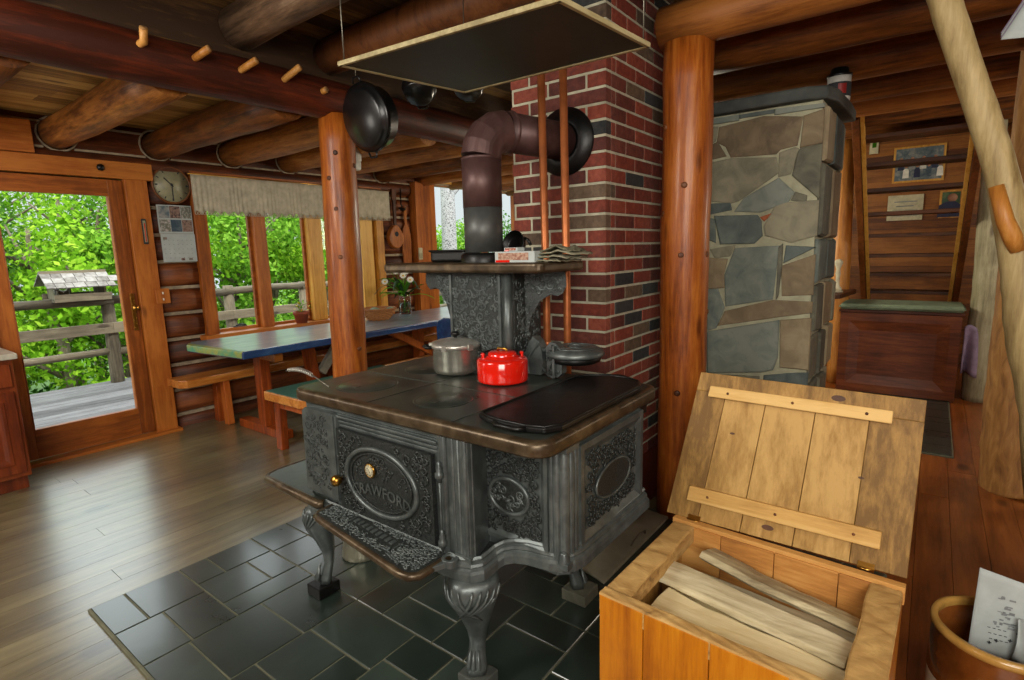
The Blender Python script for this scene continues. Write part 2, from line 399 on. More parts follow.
def leaf_mat(name, a, b, c):
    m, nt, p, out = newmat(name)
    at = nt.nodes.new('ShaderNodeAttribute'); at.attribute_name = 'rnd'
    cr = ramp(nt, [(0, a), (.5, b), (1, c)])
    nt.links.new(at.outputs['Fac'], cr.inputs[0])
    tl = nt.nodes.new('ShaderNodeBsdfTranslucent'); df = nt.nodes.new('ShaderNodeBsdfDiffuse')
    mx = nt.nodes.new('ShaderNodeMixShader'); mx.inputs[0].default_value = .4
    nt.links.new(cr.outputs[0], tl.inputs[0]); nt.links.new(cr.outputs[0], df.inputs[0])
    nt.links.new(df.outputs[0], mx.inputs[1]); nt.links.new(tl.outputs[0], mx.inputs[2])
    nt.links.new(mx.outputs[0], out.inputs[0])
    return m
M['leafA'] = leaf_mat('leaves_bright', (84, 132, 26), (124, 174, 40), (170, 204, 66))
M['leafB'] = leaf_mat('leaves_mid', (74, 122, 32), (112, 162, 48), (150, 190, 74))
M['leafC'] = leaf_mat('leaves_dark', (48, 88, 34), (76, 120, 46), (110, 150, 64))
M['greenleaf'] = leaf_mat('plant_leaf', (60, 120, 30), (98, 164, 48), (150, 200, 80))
M['trunk'] = wood('tree_bark_z', (70, 60, 48), (104, 92, 74), (136, 124, 104), 'z', .9, .5)
M['birch'] = mat('birch_bark', [(.38, (50, 48, 46)), (.46, (150, 148, 146)), (.7, (190, 188, 186))], (14, 14, 22), 2, .8, 0, .2, 6, .2, .1)

exec_parts = []
# ------------------------------------------------------------------ setting
CEIL = 2.68; CEIL_L = 2.43
def build_floor():
    b = MB(); rg = random.Random(3)
    y = -2.6
    while y < 5.0:
        w = .135; x = -2.2 - rg.random() * 1.5
        while x < 8.05:
            L = 2.0 + rg.random() * 2.2
            x0 = max(-2.2, x); x1 = min(8.05, x + L)
            if x1 > x0 + .02:
                b.bx(x0 + .001, x1 - .001, y + .0008, y + w - .0008, -.03, 0, 1 if y < .95 else 0, rg.random())
            x += L
        y += w
    b.bx(-2.3, 8.2, -2.8, 5.25, -.08, -.031, 0, .5)
    o = b.build('floor', [M['floor'], M['floor_r']], origin=(0, 0, 0)); tag(o, None, None, kind='structure')
build_floor()

def split(r, rg, out, lo):
    x0, x1, y0, y1 = r
    w, h = x1 - x0, y1 - y0
    big = max(w, h)
    if big < lo * 1.55 or (big < lo * 2.0 and w * h < .085 and rg.random() < .6):
        out.append(r); return
    if w > h * (.85 + .3 * rg.random()):
        c = x0 + w * rg.choice([.36, .5, .5, .64])
        split((x0, c, y0, y1), rg, out, lo); split((c, x1, y0, y1), rg, out, lo)
    else:
        c = y0 + h * rg.choice([.36, .5, .5, .64])
        split((x0, x1, y0, c), rg, out, lo); split((x0, x1, c, y1), rg, out, lo)

def hearth(name, x0, x1, y0, y1, seed, lo):
    rg = random.Random(seed); out = []
    b = MB()
    nx = max(1, round((x1 - x0) / .9)); ny = max(1, round((y1 - y0) / .9))
    for i in range(nx):
        for j in range(ny):
            split((x0 + (x1 - x0) * i / nx, x0 + (x1 - x0) * (i + 1) / nx, y0 + (y1 - y0) * j / ny, y0 + (y1 - y0) * (j + 1) / ny), rg, out, lo)
    b.bx(x0 - .006, x1 + .006, y0 - .006, y1 + .006, -.005, .010, 1)
    for t in out:
        b.bx(t[0] + .0035, t[1] - .0035, t[2] + .0035, t[3] - .0035, .002, .014, 0, rg.random())
    o = b.build(name, [M['slate'], M['grout']], origin=(x0, y0, 0), bevel=.002, seg=1)
    return tag(o, None, None, kind='structure')
tag(hearth('floor_slate_hearth', .555, 2.66, .06, 2.645, 19, .205), 'dark slate tile hearth laid in the floor under the black stove', 'hearth')
tag(hearth('floor_slate_strip', 4.45, 6.05, -.2, .45, 5, .22), 'narrow slate strip in the red floor in front of the mahogany chest', 'hearth')

def ceiling():
    b = MB(); rg = random.Random(4); y = -2.6
    while y < 5.2:
        w = .16; x = -2.2
        while x < 8.05:
            L = 1.6 + 2 * rg.random()
            zc = CEIL_L if y > 2.95 else CEIL
            b.bx(x + .001, min(8.05, x + L) - .001, y + .0015, y + w - .0015, zc, zc + .03, 0 if y > 2.95 else 1, rg.random()); x += L  # planks on the stove side get the shade-darkened colour
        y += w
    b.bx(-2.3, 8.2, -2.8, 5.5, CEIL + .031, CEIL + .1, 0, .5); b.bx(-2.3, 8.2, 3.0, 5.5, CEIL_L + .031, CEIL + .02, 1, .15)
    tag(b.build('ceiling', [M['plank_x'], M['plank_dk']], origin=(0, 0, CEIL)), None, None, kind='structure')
ceiling()

# log wall with the door and the two windows
OPEN = [(.78, 1.80, -.1, 2.13), (2.22, 4.10, .76, 2.06), (4.96, 6.86, .62, 2.34)]
def log_wall():
    b = MB(); rg = random.Random(9)
    z = -.11; h = .2155
    while z < 2.5:
        zc = z + h / 2
        spans = [(-2.2, 8.0)]
        for o in OPEN:
            if o[2] < zc < o[3]:
                ns = []
                for a, c in spans:
                    if o[1] <= a or o[0] >= c: ns.append((a, c)); continue
                    if o[0] > a: ns.append((a, o[0]))
                    if o[1] < c: ns.append((o[1], c))
                spans = ns
        for a, c in spans:
            k = max(2, int((c - a) / .35) + 1)
            n0 = len(b.v)
            pts = [(a + (c - a) * i / (k - 1), 5.115 + .006 * (rg.random() - .5), zc + .006 * (rg.random() - .5)) for i in range(k)]
            b.tube(pts, [.112 + .004 * (rg.random() - .5) for _ in pts], 20, 0, rg.random())
            for q in range(n0, len(b.v)):
                v_ = b.v[q]; b.v[q] = (v_[0], 5.09 + max(-.085, (v_[1] - 5.115) * 1.0 + .012), v_[2])
            b.bx(a, c, 5.020, 5.19, z - .013, z + .013, 1)
        z += h
    tag(b.build('wall_left', [M['log_x'], M['chink']], origin=(3, 5.1, 0)), None, None, kind='structure')
log_wall()

def board_wall(name, fn, n, m, mt):
    b = MB()
    for i in range(n): fn(b, i)
    xs_ = [p[0] for p in b.v]; ys_ = [p[1] for p in b.v]
    x0_, x1_, y0_, y1_ = min(xs_), max(xs_), min(ys_), max(ys_)
    if name == 'wall_back': b.bx(8.02, 8.09, y0_, y1_, -.05, 2.8)
    elif name == 'wall_front': b.bx(-2.29, -2.22, y0_, y1_, -.05, 2.8)
    else: b.bx(x0_, x1_, -2.69, -2.62, -.05, 2.8)
    tag(b.build(name, mt), None, None, kind='structure')
board_wall('wall_back', lambda b, i: b.bx(8.0, 8.06, -2.6, 5.0, -.02 + i * .142, -.02 + i * .142 + .139, 0, random.random()), 19, 0, [M['siding_y']])
board_wall('wall_right', lambda b, i: b.bx(-2.2, 8.0, -2.66, -2.6, -.02 + i * .16, -.02 + i * .16 + .157, 0, random.random()), 17, 0, [M['log_x']])
board_wall('wall_front', lambda b, i: b.bx(-2.26, -2.2, -2.6, 5.0, -.02 + i * .16, -.02 + i * .16 + .157, 0, random.random()), 17, 0, [M['siding_y']])

# ceiling logs
TR = [0]
def trim(b, mats, **k):
    TR[0] += 1
    o = b.build('trim_%d' % TR[0], mats, **k); return tag(o, None, None, kind='structure')
def logbeam(p0, p1, r0, r1, mt, seed, n=20):
    rg = random.Random(seed); b = MB()
    p0 = Vector(p0); p1 = Vector(p1); k = max(4, int((p1 - p0).length / .3))
    pts = [p0.lerp(p1, i / k) + Vector((rg.uniform(-.006, .006), rg.uniform(-.006, .006), rg.uniform(-.005, .005))) for i in range(k + 1)]
    b.tube(pts, [r0 + (r1 - r0) * i / k + rg.uniform(-.003, .003) for i in range(k + 1)], n)
    return trim(b, [mt])
logbeam((-2.2, 3.0, 2.345), (5.0, 3.0, 2.345), .112, .112, M['beam_x'], 1)           # long carrying beam
for i, x in enumerate((.68, 1.30, 1.93, 2.52, 3.06, 3.6, 4.2, 4.8, 5.4, 6.0, 6.6)):
    logbeam((x, 5.06, 2.312), (x - .02, 3.07, 2.318), .105, .112, (M['log_y'] if i in (1, 3) else M['log_yd']) if i < 4 else M['log_y'], 20 + i)
logbeam((1.62, 2.98, 2.605), (1.60, -2.5, 2.605), .105, .115, M['log_ym'], 40)
logbeam((.62, 2.98, 2.60), (.60, -2.5, 2.60), .10, .11, M['log_yd'], 41)
for i, x in enumerate((3.13, 3.77, 4.36, 4.90, 5.38, 5.86, 6.4, 7.0, 7.6)):
    y1 = 1.13 if x < 3.2 else (2.9 if x < 6.2 else -.5)
    logbeam((x, -2.5, 2.425), (x, y1, 2.425), .115, .115, M['log_yd'], 50 + i)
logbeam((2.68, -2.5, 2.425), (2.68, 1.10, 2.425), .098, .098, M['log_yd'], 70)
logbeam((2.15, -2.5, 2.59), (2.15, 2.98, 2.59), .1, .1, M['dkwood'], 71)
# wall log that runs under the joist ends, with mortar blocks between the ends
b = MB()
b.tube([(-2.2 + 7.05 * i / 20, 5.03, 2.145) for i in range(21)], .066, 16, 0, .15)
xs = (.68, 1.30, 1.93, 2.52, 3.06, 3.6, 4.2, 4.8, 5.4, 6.0, 6.6)
for a, c in zip(xs[:-1], xs[1:]):
    if c > 4.9: continue
    b.bx(a + .095, c - .095, 5.0, 5.04, 2.215, 2.385, 1, .4)
    for q in (2.215, 2.385): b.bx(a + .09, c - .09, 4.985, 5.03, q - .007, q + .007, 2)
    b.tube([(a + .118 * math.cos(k * PI / 8), 4.998, 2.312 + .116 * math.sin(k * PI / 8)) for k in range(16)], .008, 6, 2, .5, closed=True)
trim(b, [M['log_x'], M['log_x'], M['chink']])

# ------------------------------------------------------------------ door
def frame_rect(b, x0, x1, z0, z1, w, y0, y1, mat_h=0, mat_v=1):
    b.bx(x0, x0 + w, y0, y1, z0, z1, mat_v); b.bx(x1 - w, x1, y0, y1, z0, z1, mat_v)
    b.bx(x0 + w, x1 - w, y0, y1, z1 - w, z1, mat_h); b.bx(x0 + w, x1 - w, y0, y1, z0, z0 + w, mat_h)

d = thing('door_1', (1.25, 5.0, 0), None, None, kind='structure')
b = MB()
b.bx(.68, .80, 4.955, 5.02, 0, 2.03, 1); b.bx(1.66, 1.815, 4.955, 5.02, 0, 2.03, 1)
b.bx(.60, 1.86, 4.95, 5.02, 2.03, 2.155, 0)
b.bx(.80, .85, 5.031, 5.2, 0, 2.0, 1); b.bx(1.64, 1.68, 5.02, 5.2, 0, 2.0, 1); b.bx(.86, 1.68, 5.031, 5.2, 1.98, 2.02, 0)
b.build('door_frame', [M['frame_x'], M['frame_z']], d, bevel=.004)
b = MB()
y0, y1 = 4.985, 5.03
b.bx(.80, .905, y0, y1, .03, 2.02, 1); b.bx(1.555, 1.655, y0, y1, .03, 2.02, 1)
b.bx(.905, 1.555, y0, y1, 1.90, 2.02, 0); b.bx(.905, 1.555, y0, y1, .03, .245, 0)
for q in ((.905, .913, .245, 1.90), (1.547, 1.555, .245, 1.90)): b.bx(q[0], q[1], y0 - .002, y1, q[2], q[3], 0)
b.build('door_leaf', [M['frame_x'], M['frame_z']], d, bevel=.003)
MB().bx(.905, 1.555, 5.004, 5.010, .245, 1.90).build('pane', [M['glass']], d)
b = MB(); b.bx(1.600, 1.628, 4.972, 4.985, .87, 1.16); b.lathe([(0, 0), (.012, 0), (.012, .03), (.02, .035), (.021, .05), (0, .055)], (1.614, 4.972, 1.05), (0, -1, 0), 16)
for k in range(9): b.lathe([(0, 0), (.0065, 0), (.004, .005), (0, .006)], (1.614 + (.007 if k % 2 else -.007), 4.972, .89 + k * .031), (0, -1, 0), 8)
o = b.build('handle_plate', [M['brass']], d, bevel=.002); o['label'] = 'brass handle plate'
MB().bx(.70, 1.83, 4.90, 5.2, -.004, .022, 0).build('threshold', [M['frame_x']], d, bevel=.004)
MB().lathe([(0, 0), (.022, 0), (.026, .012), (.018, .02), (0, .024)], (1.515, 4.95, 2.10), (0, -1, 0), 14).build('peg_plug', [M['black']], d)
b = MB(); b.bx(.5, 1.15, 4.945, 5.02, 2.16, 2.375)
trim(b, [M['frame_x']], bevel=.005)

# ------------------------------------------------------------------ windows
w = thing('window_1', (3.15, 5.0, .76), None, None, kind='structure')
b = MB()
b.bx(2.14, 2.245, 4.965, 5.02, .70, 2.12, 1); b.bx(4.05, 4.15, 4.965, 5.02, .70, 2.12, 2)
b.bx(2.14, 4.15, 4.965, 5.02, 2.05, 2.14, 0)
b.bx(2.10, 4.19, 4.90, 5.2, .715, .76, 0)                                    # sill board
b.bx(2.215, 2.245, 5.02, 5.2, .76, 2.06, 1); b.bx(4.02, 4.06, 5.02, 5.2, .76, 2.06, 2); b.bx(2.24, 4.06, 5.02, 5.2, 2.03, 2.07, 0)
b.bx(2.665, 2.775, 4.99, 5.13, .76, 2.05, 1); b.bx(3.215, 3.36, 4.98, 5.13, .76, 2.05, 2); b.bx(3.86, 4.02, 5.0, 5.14, .76, 2.05, 2)
b.build('window_frame', [M['frame_x'], M['frame_z'], M['jamb_z']], w, bevel=.004)
for x0, x1 in ((2.245, 2.665), (2.775, 3.215), (3.36, 3.86)):
    b = MB(); frame_rect(b, x0, x1, .76, 2.05, .026, 5.055, 5.09, 0, 0); s_ = b.build('sash', [M['frame_x']], w, bevel=.002)
    MB().bx(x0 + .022, x1 - .022, 5.068, 5.074, .784, 2.026).build('pane', [M['glass']], s_)
b = MB(); b.bx(2.40, 2.52, 5.03, 5.05, .79, .80); b.tube([(2.42, 5.03, .805), (2.46, 5.0, .815), (2.50, 5.0, .805)], .006, 6)
b.build('latch', [M['black']], w)

w2 = thing('window_2', (5.9, 5.0, .62), None, None, kind='structure')
b = MB()
b.bx(4.88, 4.985, 4.965, 5.02, .58, 2.265, 1); b.bx(6.84, 6.95, 4.965, 5.02, .58, 2.265, 1)
b.bx(4.88, 6.95, 4.96, 5.02, 2.265, 2.42, 2); b.bx(4.86, 6.97, 4.93, 5.2, .58, .625, 0)
b.bx(4.96, 4.995, 5.02, 5.2, .62, 2.262, 1); b.bx(6.83, 6.87, 5.02, 5.2, .62, 2.262, 1); b.bx(4.96, 6.87, 5.02, 5.2, 2.262, 2.30, 2)
b.bx(6.0, 6.06, 5.03, 5.1, .62, 2.262, 1)
b.build('window_frame', [M['frame_x'], M['frame_z'], M['jamb_z']], w2, bevel=.004)
for x0, x1 in ((4.995, 6.0), (6.06, 6.83)):
    b = MB(); frame_rect(b, x0, x1, .625, 2.262, .022, 5.06, 5.09, 0, 0); s_ = b.build('sash', [M['frame_x']], w2, bevel=.002)
    MB().bx(x0 + .02, x1 - .02, 5.072, 5.078, .645, 2.242).build('pane', [M['glass']], s_)
b = MB(); b.bx(4.60, 4.87, 4.93, 5.02, 0, 2.24, 0); b.bx(4.60, 4.65, 4.90, 4.93, 0, 2.24, 0)
trim(b, [M['frame_z']], bevel=.004)

# valance: gathered cloth on a rod
def valance(x0, x1, z0, z1, name, label):
    t = thing(name, ((x0 + x1) / 2, 4.93, z1), label, 'valance')
    b = MB()
    def fn(u, v):
        x = x0 + (x1 - x0) * u
        ph = u * (x1 - x0) * 2 * PI / .038
        a = .0015 + .003 * v
        y = 4.925 + a * math.sin(ph + .8 * math.sin(ph * .21)) * (.6 + .4 * math.sin(ph * .13))
        z = z1 - (z1 - z0) * v + (.012 * math.sin(ph * .5) if v > .95 else 0)
        return (x, y, z)
    b.grid(fn, 620, 8, 0, .5)
    o = b.build('cloth', [M['curtain']], t, fix=False)
    sm = o.modifiers.new('Solidify', 'SOLIDIFY'); sm.thickness = .002
    b = MB(); n = int((x1 - x0) / .022)
    for i in range(n):
        x = x0 + (i + .5) * (x1 - x0) / n
        b.tube([(x + .010 * math.cos(a * PI / 4), 4.918, z0 - .008 + .012 * math.sin(a * PI / 4)) for a in range(8)], .0025, 4, 0, .7, closed=True)
    b.build('lace_hem', [M['curtain']], t)
    MB().cyl((x0 - .02, 4.935, z1 + .004), (x1 + .02, 4.935, z1 + .004), .008, n=10).build('rod', [M['brass']], t)
valance(2.13, 4.22, 1.80, 2.105, 'window_valance', 'gathered ivory lace valance across the top of the table window')

# ------------------------------------------------------------------ posts
def log_post(name, p0, p1, r0, r1, mt, label, cat='post', seed=0, n=28, knots=6, kind=None):
    rg = random.Random(seed)
    t = thing(name, p0, label, cat)
    b = MB(); p0 = Vector(p0); p1 = Vector(p1); k = 14
    pts = [p0.lerp(p1, i / k) + Vector((rg.uniform(-.003, .003), rg.uniform(-.003, .003), 0)) for i in range(k + 1)]
    b.tube(pts, [r0 + (r1 - r0) * i / k + rg.uniform(-.002, .002) for i in range(k + 1)], n, 0, .5)
    b.build('log', [mt], t)
    for _ in range(knots):
        f = rg.uniform(.25, .95); an = rg.uniform(PI * .75, PI * 1.75); p = p0.lerp(p1, f); r = r0 + (r1 - r0) * f
        d_ = Vector((math.cos(an), math.sin(an), 0))
        MB().lathe([(.016, 0), (.014, .006), (.008, .009), (0, .007)], p + d_ * (r - .003), d_, 10).build('knot', [M['dkwood']], t)
    return t
log_post('log_post', (2.14, 3.0, 0), (2.19, 3.0, 2.26), .112, .105, M['post_z'], 'round varnished log post behind the stove, holding up the red beam', seed=2)
log_post('log_post', (2.72, .985, 0), (2.70, .985, 2.345), .114, .116, M['post_z'], 'round varnished log post between the brick and stone chimneys', seed=5, knots=9)
log_post('log_post', (6.35, .70, 0), (6.5, .78, 2.45), .085, .085, M['pale_or'], 'slim orange log post beside the stairs and stone chimney', seed=8, knots=4)
# ------------------------------------------------------------------ chimneys
def brick_chimney():
    x0, y0, x1, y1, zb = 2.25, 1.18, 3.0, 1.695, .30
    t = thing('brick_chimney', ((x0 + x1) / 2, (y0 + y1) / 2, 0), 'square red brick chimney with pale mortar joints rising behind the stove', 'chimney')
    MB().bx(x0 - .012, x1, y0 - .012, y1 + .01, 0, zb).build('base', [M['redbase']], t, bevel=.004)
    rg = random.Random(21)
    def pick():
        r = rg.random()
        return 0 if r < .5 else (1 if r < .74 else (2 if r < .89 else 3))
    b = MB(); H = .0672; mt = .0115; L = .203; W = .0975
    b.bx(x0 + .004, x1, y0 + .004, y1 - .004, zb, CEIL + .04, 4)
    z = zb; row = 0
    while z < CEIL - .01:
        z1 = min(z + H - mt, CEIL + .02)
        # face looking to -x : bricks run along y
        y = y0; first = True
        while y < y1 - .01:
            l = (W if first and row % 2 else L); e = min(y + l, y1)
            if e - y > .02: b.bx(x0, x0 + .05, y + (0 if first else mt / 2), e - (mt / 2 if e < y1 else 0), z, z1, pick(), rg.random())
            y = e; first = False
        # face looking to -y : bricks run along x
        x = x0 + .052; first = True
        while x < x1 - .01:
            l = ((L - .052) if row % 2 else (W - .052)) if first else L
            e = min(x + l, x1)
            if e - x > .02: b.bx(x + mt * .35, e - mt * .35, y0, y0 + .05, z, z1, pick(), rg.random())
            x = e; first = False
        # far side
        y = x0
        while y < x1 - .01:
            e = min(y + L, x1); b.bx(y + mt / 2, e - mt / 2, y1 - .05, y1, z, z1, pick(), rg.random()); y = e
        z += H; row += 1
    b.build('brickwork', [M['brick1'], M['brick2'], M['brick3'], M['brick4'], M['mortar']], t, bevel=.0025, seg=1)
brick_chimney()

POLY = [[(1.02,2.1),(0.79,2.12),(0.6,2.09),(0.62,1.95),(0.7,1.94),(0.72,1.92),(0.95,1.93),(0.98,1.99),(1.03,2.02)],[(1.08,2.11),(1.03,2.1),(1.04,2.03),(1.08,2.01)],[(1.08,2.0),(1.03,2.02),(0.98,1.94),(1.07,1.93)],[(1.08,1.91),(0.95,1.92),(0.72,1.9),(0.7,1.82),(0.9,1.69),(0.94,1.68),(1.07,1.7)],[(0.7,1.92),(0.63,1.94),(0.61,1.93),(0.64,1.81),(0.7,1.8)],[(0.6,1.93),(0.5,1.94),(0.49,1.67),(0.53,1.67),(0.63,1.8),(0.61,1.91)],[(0.59,2.09),(0.51,2.11),(0.5,1.95),(0.6,1.94)],[(0.92,1.63),(0.87,1.7),(0.7,1.79),(0.62,1.71),(0.65,1.66),(0.78,1.62)],[(1.07,1.68),(0.95,1.68),(0.94,1.64),(1.07,1.62)],[(1.03,1.61),(0.8,1.6),(0.78,1.57),(0.77,1.49),(0.81,1.45),(0.99,1.45)],[(0.78,1.59),(0.72,1.61),(0.76,1.57)],[(0.7,1.66),(0.53,1.66),(0.49,1.59),(0.51,1.48),(0.62,1.45),(0.75,1.49),(0.76,1.54)],[(0.63,1.67),(0.61,1.71),(0.56,1.69),(0.56,1.66)],[(1.07,1.6),(1.03,1.59),(1.02,1.46),(1.06,1.48)],[(1.08,2.15),(0.92,2.15),(0.92,2.12),(1.08,2.12)],[(0.91,2.15),(0.74,2.15),(0.74,2.13),(0.91,2.13)],[(0.73,2.15),(0.52,2.14),(0.53,2.12),(0.73,2.12)],[(1.05,1.42),(0.91,1.44),(0.94,1.38),(1.02,1.37)],[(1.06,1.37),(0.95,1.36),(0.97,1.28),(0.96,1.2),(1.06,1.19)],[(0.91,1.42),(0.68,1.43),(0.7,1.14),(0.95,1.09),(0.96,1.27)],[(0.68,1.42),(0.66,1.44),(0.66,1.31),(0.67,1.16),(0.68,1.14)],[(0.64,1.43),(0.51,1.42),(0.65,1.34)],[(0.66,1.32),(0.51,1.38),(0.5,1.17),(0.65,1.16)],[(0.95,1.06),(0.7,1.13),(0.51,1.13),(0.54,1.07),(0.67,1.04),(0.99,0.97)],[(1.06,1.18),(1.0,1.19),(0.96,1.08),(1.0,0.96),(1.05,0.94)],[(1.05,0.93),(0.66,1.02),(0.66,0.81),(0.68,0.74),(0.74,0.72),(1.04,0.68)],[(0.65,1.02),(0.51,1.04),(0.51,0.76),(0.64,0.76)],[(0.72,0.7),(0.57,0.73),(0.5,0.74),(0.5,0.63),(0.73,0.6)],[(1.04,0.67),(0.75,0.69),(0.76,0.6),(1.04,0.56)]]
PMAT = [2,0,2,0,0,0,2,1,1,1,3,0,0,1,1,1,1,0,2,1,0,1,2,2,1,1,2,1,0]
def stone_chimney():
    x0, x1, ya, yb = 3.30, 4.0, .497, 1.42
    t = thing('stone_chimney', ((x0 + x1) / 2, .9, 0), 'square fieldstone chimney of grey-green stones under a dark slate cap', 'chimney')
    b = MB(); rg = random.Random(31)
    b.bx(x0 + .012, x1, ya + .012, yb, 0, 2.16, 4)
    F = lambda u, v, d_: (x0 + .016 - d_, u, v)
    for P, m in zip(POLY, PMAT):
        big = len(P) > 4
        cu_ = sum(p[0] for p in P) / len(P); cv_ = sum(p[1] for p in P) / len(P)
        P = [(.498 if u < .545 else u, v) for u, v in P]
        P = [(min(1.085, max(.498, u + .005 * (u - cu_) / (math.hypot(u - cu_, v - cv_) + 1e-6))), min(2.155, v + .005 * (v - cv_) / (math.hypot(u - cu_, v - cv_) + 1e-6))) for u, v in P]
        b.prism(P, F, 0, rg.uniform(.008, .018), m, rg.random(), .009 if big else .006)
    def fill(u0, u1, v0, v1, fn, hmin, hmax, wmin, wmax):
        v = v0
        while v < v1 - .03:
            h = min(rg.uniform(hmin, hmax), v1 - v); 
            if v1 - (v + h) < .05: h = v1 - v
            u = u0
            while u < u1 - .02:
                w_ = min(rg.uniform(wmin, wmax), u1 - u)
                if u1 - (u + w_) < .05: w_ = u1 - u
                j = lambda: rg.uniform(-.012, .012)
                g = .011
                b.prism([(u + g + j(), v + g + j()), (u + w_ * .5, v + g + j() * .6), (u + w_ - g + j(), v + g + j()), (u + w_ - g, v + h * .5), (u + w_ - g + j(), v + h - g + j()), (u + w_ * .5 + j(), v + h - g), (u + g + j(), v + h - g + j())], fn, 0, rg.uniform(.014, .04), rg.choice([0, 0, 1, 1, 2]), rg.random(), .012)
                u += w_
            v += h
    fill(.5, 1.06, .02, .58, F, .14, .3, .16, .4)
    fill(1.09, 1.41, .02, 2.14, F, .14, .34, .15, .32)
    fill(x0 + .01, x1, .02, 2.14, lambda u, v, d_: (u, ya + .016 - d_, v), .16, .4, .12, .34)
    SC = lambda L: [(p[0] * .95, p[1] * .95, 1.395 + (p[2] - 1.42) * .95 if p[2] > .3 else p[2] * 1.04) for p in L]
    b.v = SC(b.v)
    b.build('stonework', [M['stone1'], M['stone2'], M['stone3'], M['stone4'], M['smortar']], t, bevel=.004, seg=2)
    b = MB()
    cap = [(3.25, 1.46), (3.25, .58), (3.30, .485), (3.42, .452), (3.8, .437), (4.05, .44), (4.08, 1.46)]
    b.prism(cap, lambda u, v, d_: (u, v, d_), 2.16, 2.225, 0, .4)
    b.prism([(3.36, 1.46), (3.37, .74), (3.5, .62), (4.05, .6), (4.05, 1.46)], lambda u, v, d_: (u, v, d_), 2.226, 2.252, 0, .1)
    b.v = SC(b.v)
    b.build('cap', [M['capslab']], t, bevel=.01)
stone_chimney()

# ------------------------------------------------------------------ ornament
def spiral(b, fn, u, v, r, turns, sgn, a0, th, m=0):
    n = int(14 * turns); pts = []; rad = []
    for i in range(n + 1):
        f = i / n; q = r * (1 - .88 * f); a = a0 + sgn * 2 * PI * turns * f
        pts.append(fn(u + q * math.cos(a), v + q * math.sin(a), th * .35)); rad.append(th * (1.0 - .35 * f))
    b.tube(pts, rad, 5, m, .5, True)
def leaf(b, fn, u, v, L, a, bend, th, m=0):
    pts = []; rad = []
    for i in range(7):
        f = i / 6; q = a + bend * f
        u += L / 6 * math.cos(q); v += L / 6 * math.sin(q)
        pts.append(fn(u, v, th * .3)); rad.append(th * math.sin(PI * (.12 + .8 * f)))
    b.tube(pts, rad, 5, m, .5, True)
def scrollwork(b, fn, inside, box, seed, n=70, rmin=.011, rmax=.03, th=.0035, m=0):
    rg = random.Random(seed); done = []
    for _ in range(n * 14):
        if len(done) >= n: break
        r = rg.uniform(rmin, rmax) * (1 if len(done) < n * .4 else .7)
        u = rg.uniform(box[0] + r, box[1] - r); v = rg.uniform(box[2] + r, box[3] - r)
        if any((u - a) ** 2 + (v - c) ** 2 < ((r + q) * .66) ** 2 for a, c, q in done): continue
        if not all(inside(u + r * math.cos(k * PI / 4), v + r * math.sin(k * PI / 4)) for k in range(8)): continue
        done.append((u, v, r))
        a0 = rg.uniform(0, 2 * PI)
        spiral(b, fn, u, v, r, rg.uniform(1.0, 1.6), rg.choice([-1, 1]), a0, th, m)
        leaf(b, fn, u + r * math.cos(a0), v + r * math.sin(a0), r * 1.1, a0 + rg.choice([-1.4, 1.4]), rg.uniform(-1, 1), th, m)

def bevel_panel(b, fn, u0, u1, v0, v1, w, d, m=0):
    """raised moulded frame around a recessed field, sloping inward"""
    o = [(u0, v0), (u1, v0), (u1, v1), (u0, v1)]; i = [(u0 + w, v0 + w), (u1 - w, v0 + w), (u1 - w, v1 - w), (u0 + w, v1 - w)]
    k = .45
    q = [(a[0] + (c[0] - a[0]) * k, a[1] + (c[1] - a[1]) * k) for a, c in zip(o, i)]
    vs = [fn(*p, 0) for p in o] + [fn(*p, d) for p in o] + [fn(*p, d) for p in q] + [fn(*p, .002) for p in i]
    fs = []
    for l in range(3):
        for a in range(4):
            c = (a + 1) % 4; fs.append((l * 4 + a, l * 4 + c, (l + 1) * 4 + c, (l + 1) * 4 + a))
    fs.append((12, 13, 14, 15))
    return b.add(vs, fs, m, False, .5)

def text_mesh(b, s, size, fn, mtl=0, depth=.002, align='CENTER'):
    cu = bpy.data.curves.new('lettering', 'FONT'); cu.body = s; cu.size = size; cu.align_x = align; cu.align_y = 'CENTER'; cu.extrude = depth / 2; cu.resolution_u = 2
    o = bpy.data.objects.new('lettering', cu); COL.objects.link(o)
    dg = bpy.context.evaluated_depsgraph_get()
    me = bpy.data.meshes.new_from_object(o.evaluated_get(dg))
    b.add([fn(v.co.x, v.co.y, v.co.z + depth / 2) for v in me.vertices], [tuple(p.vertices) for p in me.polygons], mtl, False, .5)
    bpy.data.objects.remove(o); bpy.data.curves.remove(cu); bpy.data.meshes.remove(me)

# ------------------------------------------------------------------ the kitchen range
def round_rect(x0, x1, y0, y1, r, n=6):
    P = []
    for cx, cy, a in ((x1 - r, y1 - r, 0), (x0 + r, y1 - r, PI / 2), (x0 + r, y0 + r, PI), (x1 - r, y0 + r, 1.5 * PI)):
        for i in range(n + 1):
            P.append((cx + r * math.cos(a + i * PI / 2 / n), cy + r * math.sin(a + i * PI / 2 / n)))
    return P
UP = lambda u, v, d_: (u, v, d_)

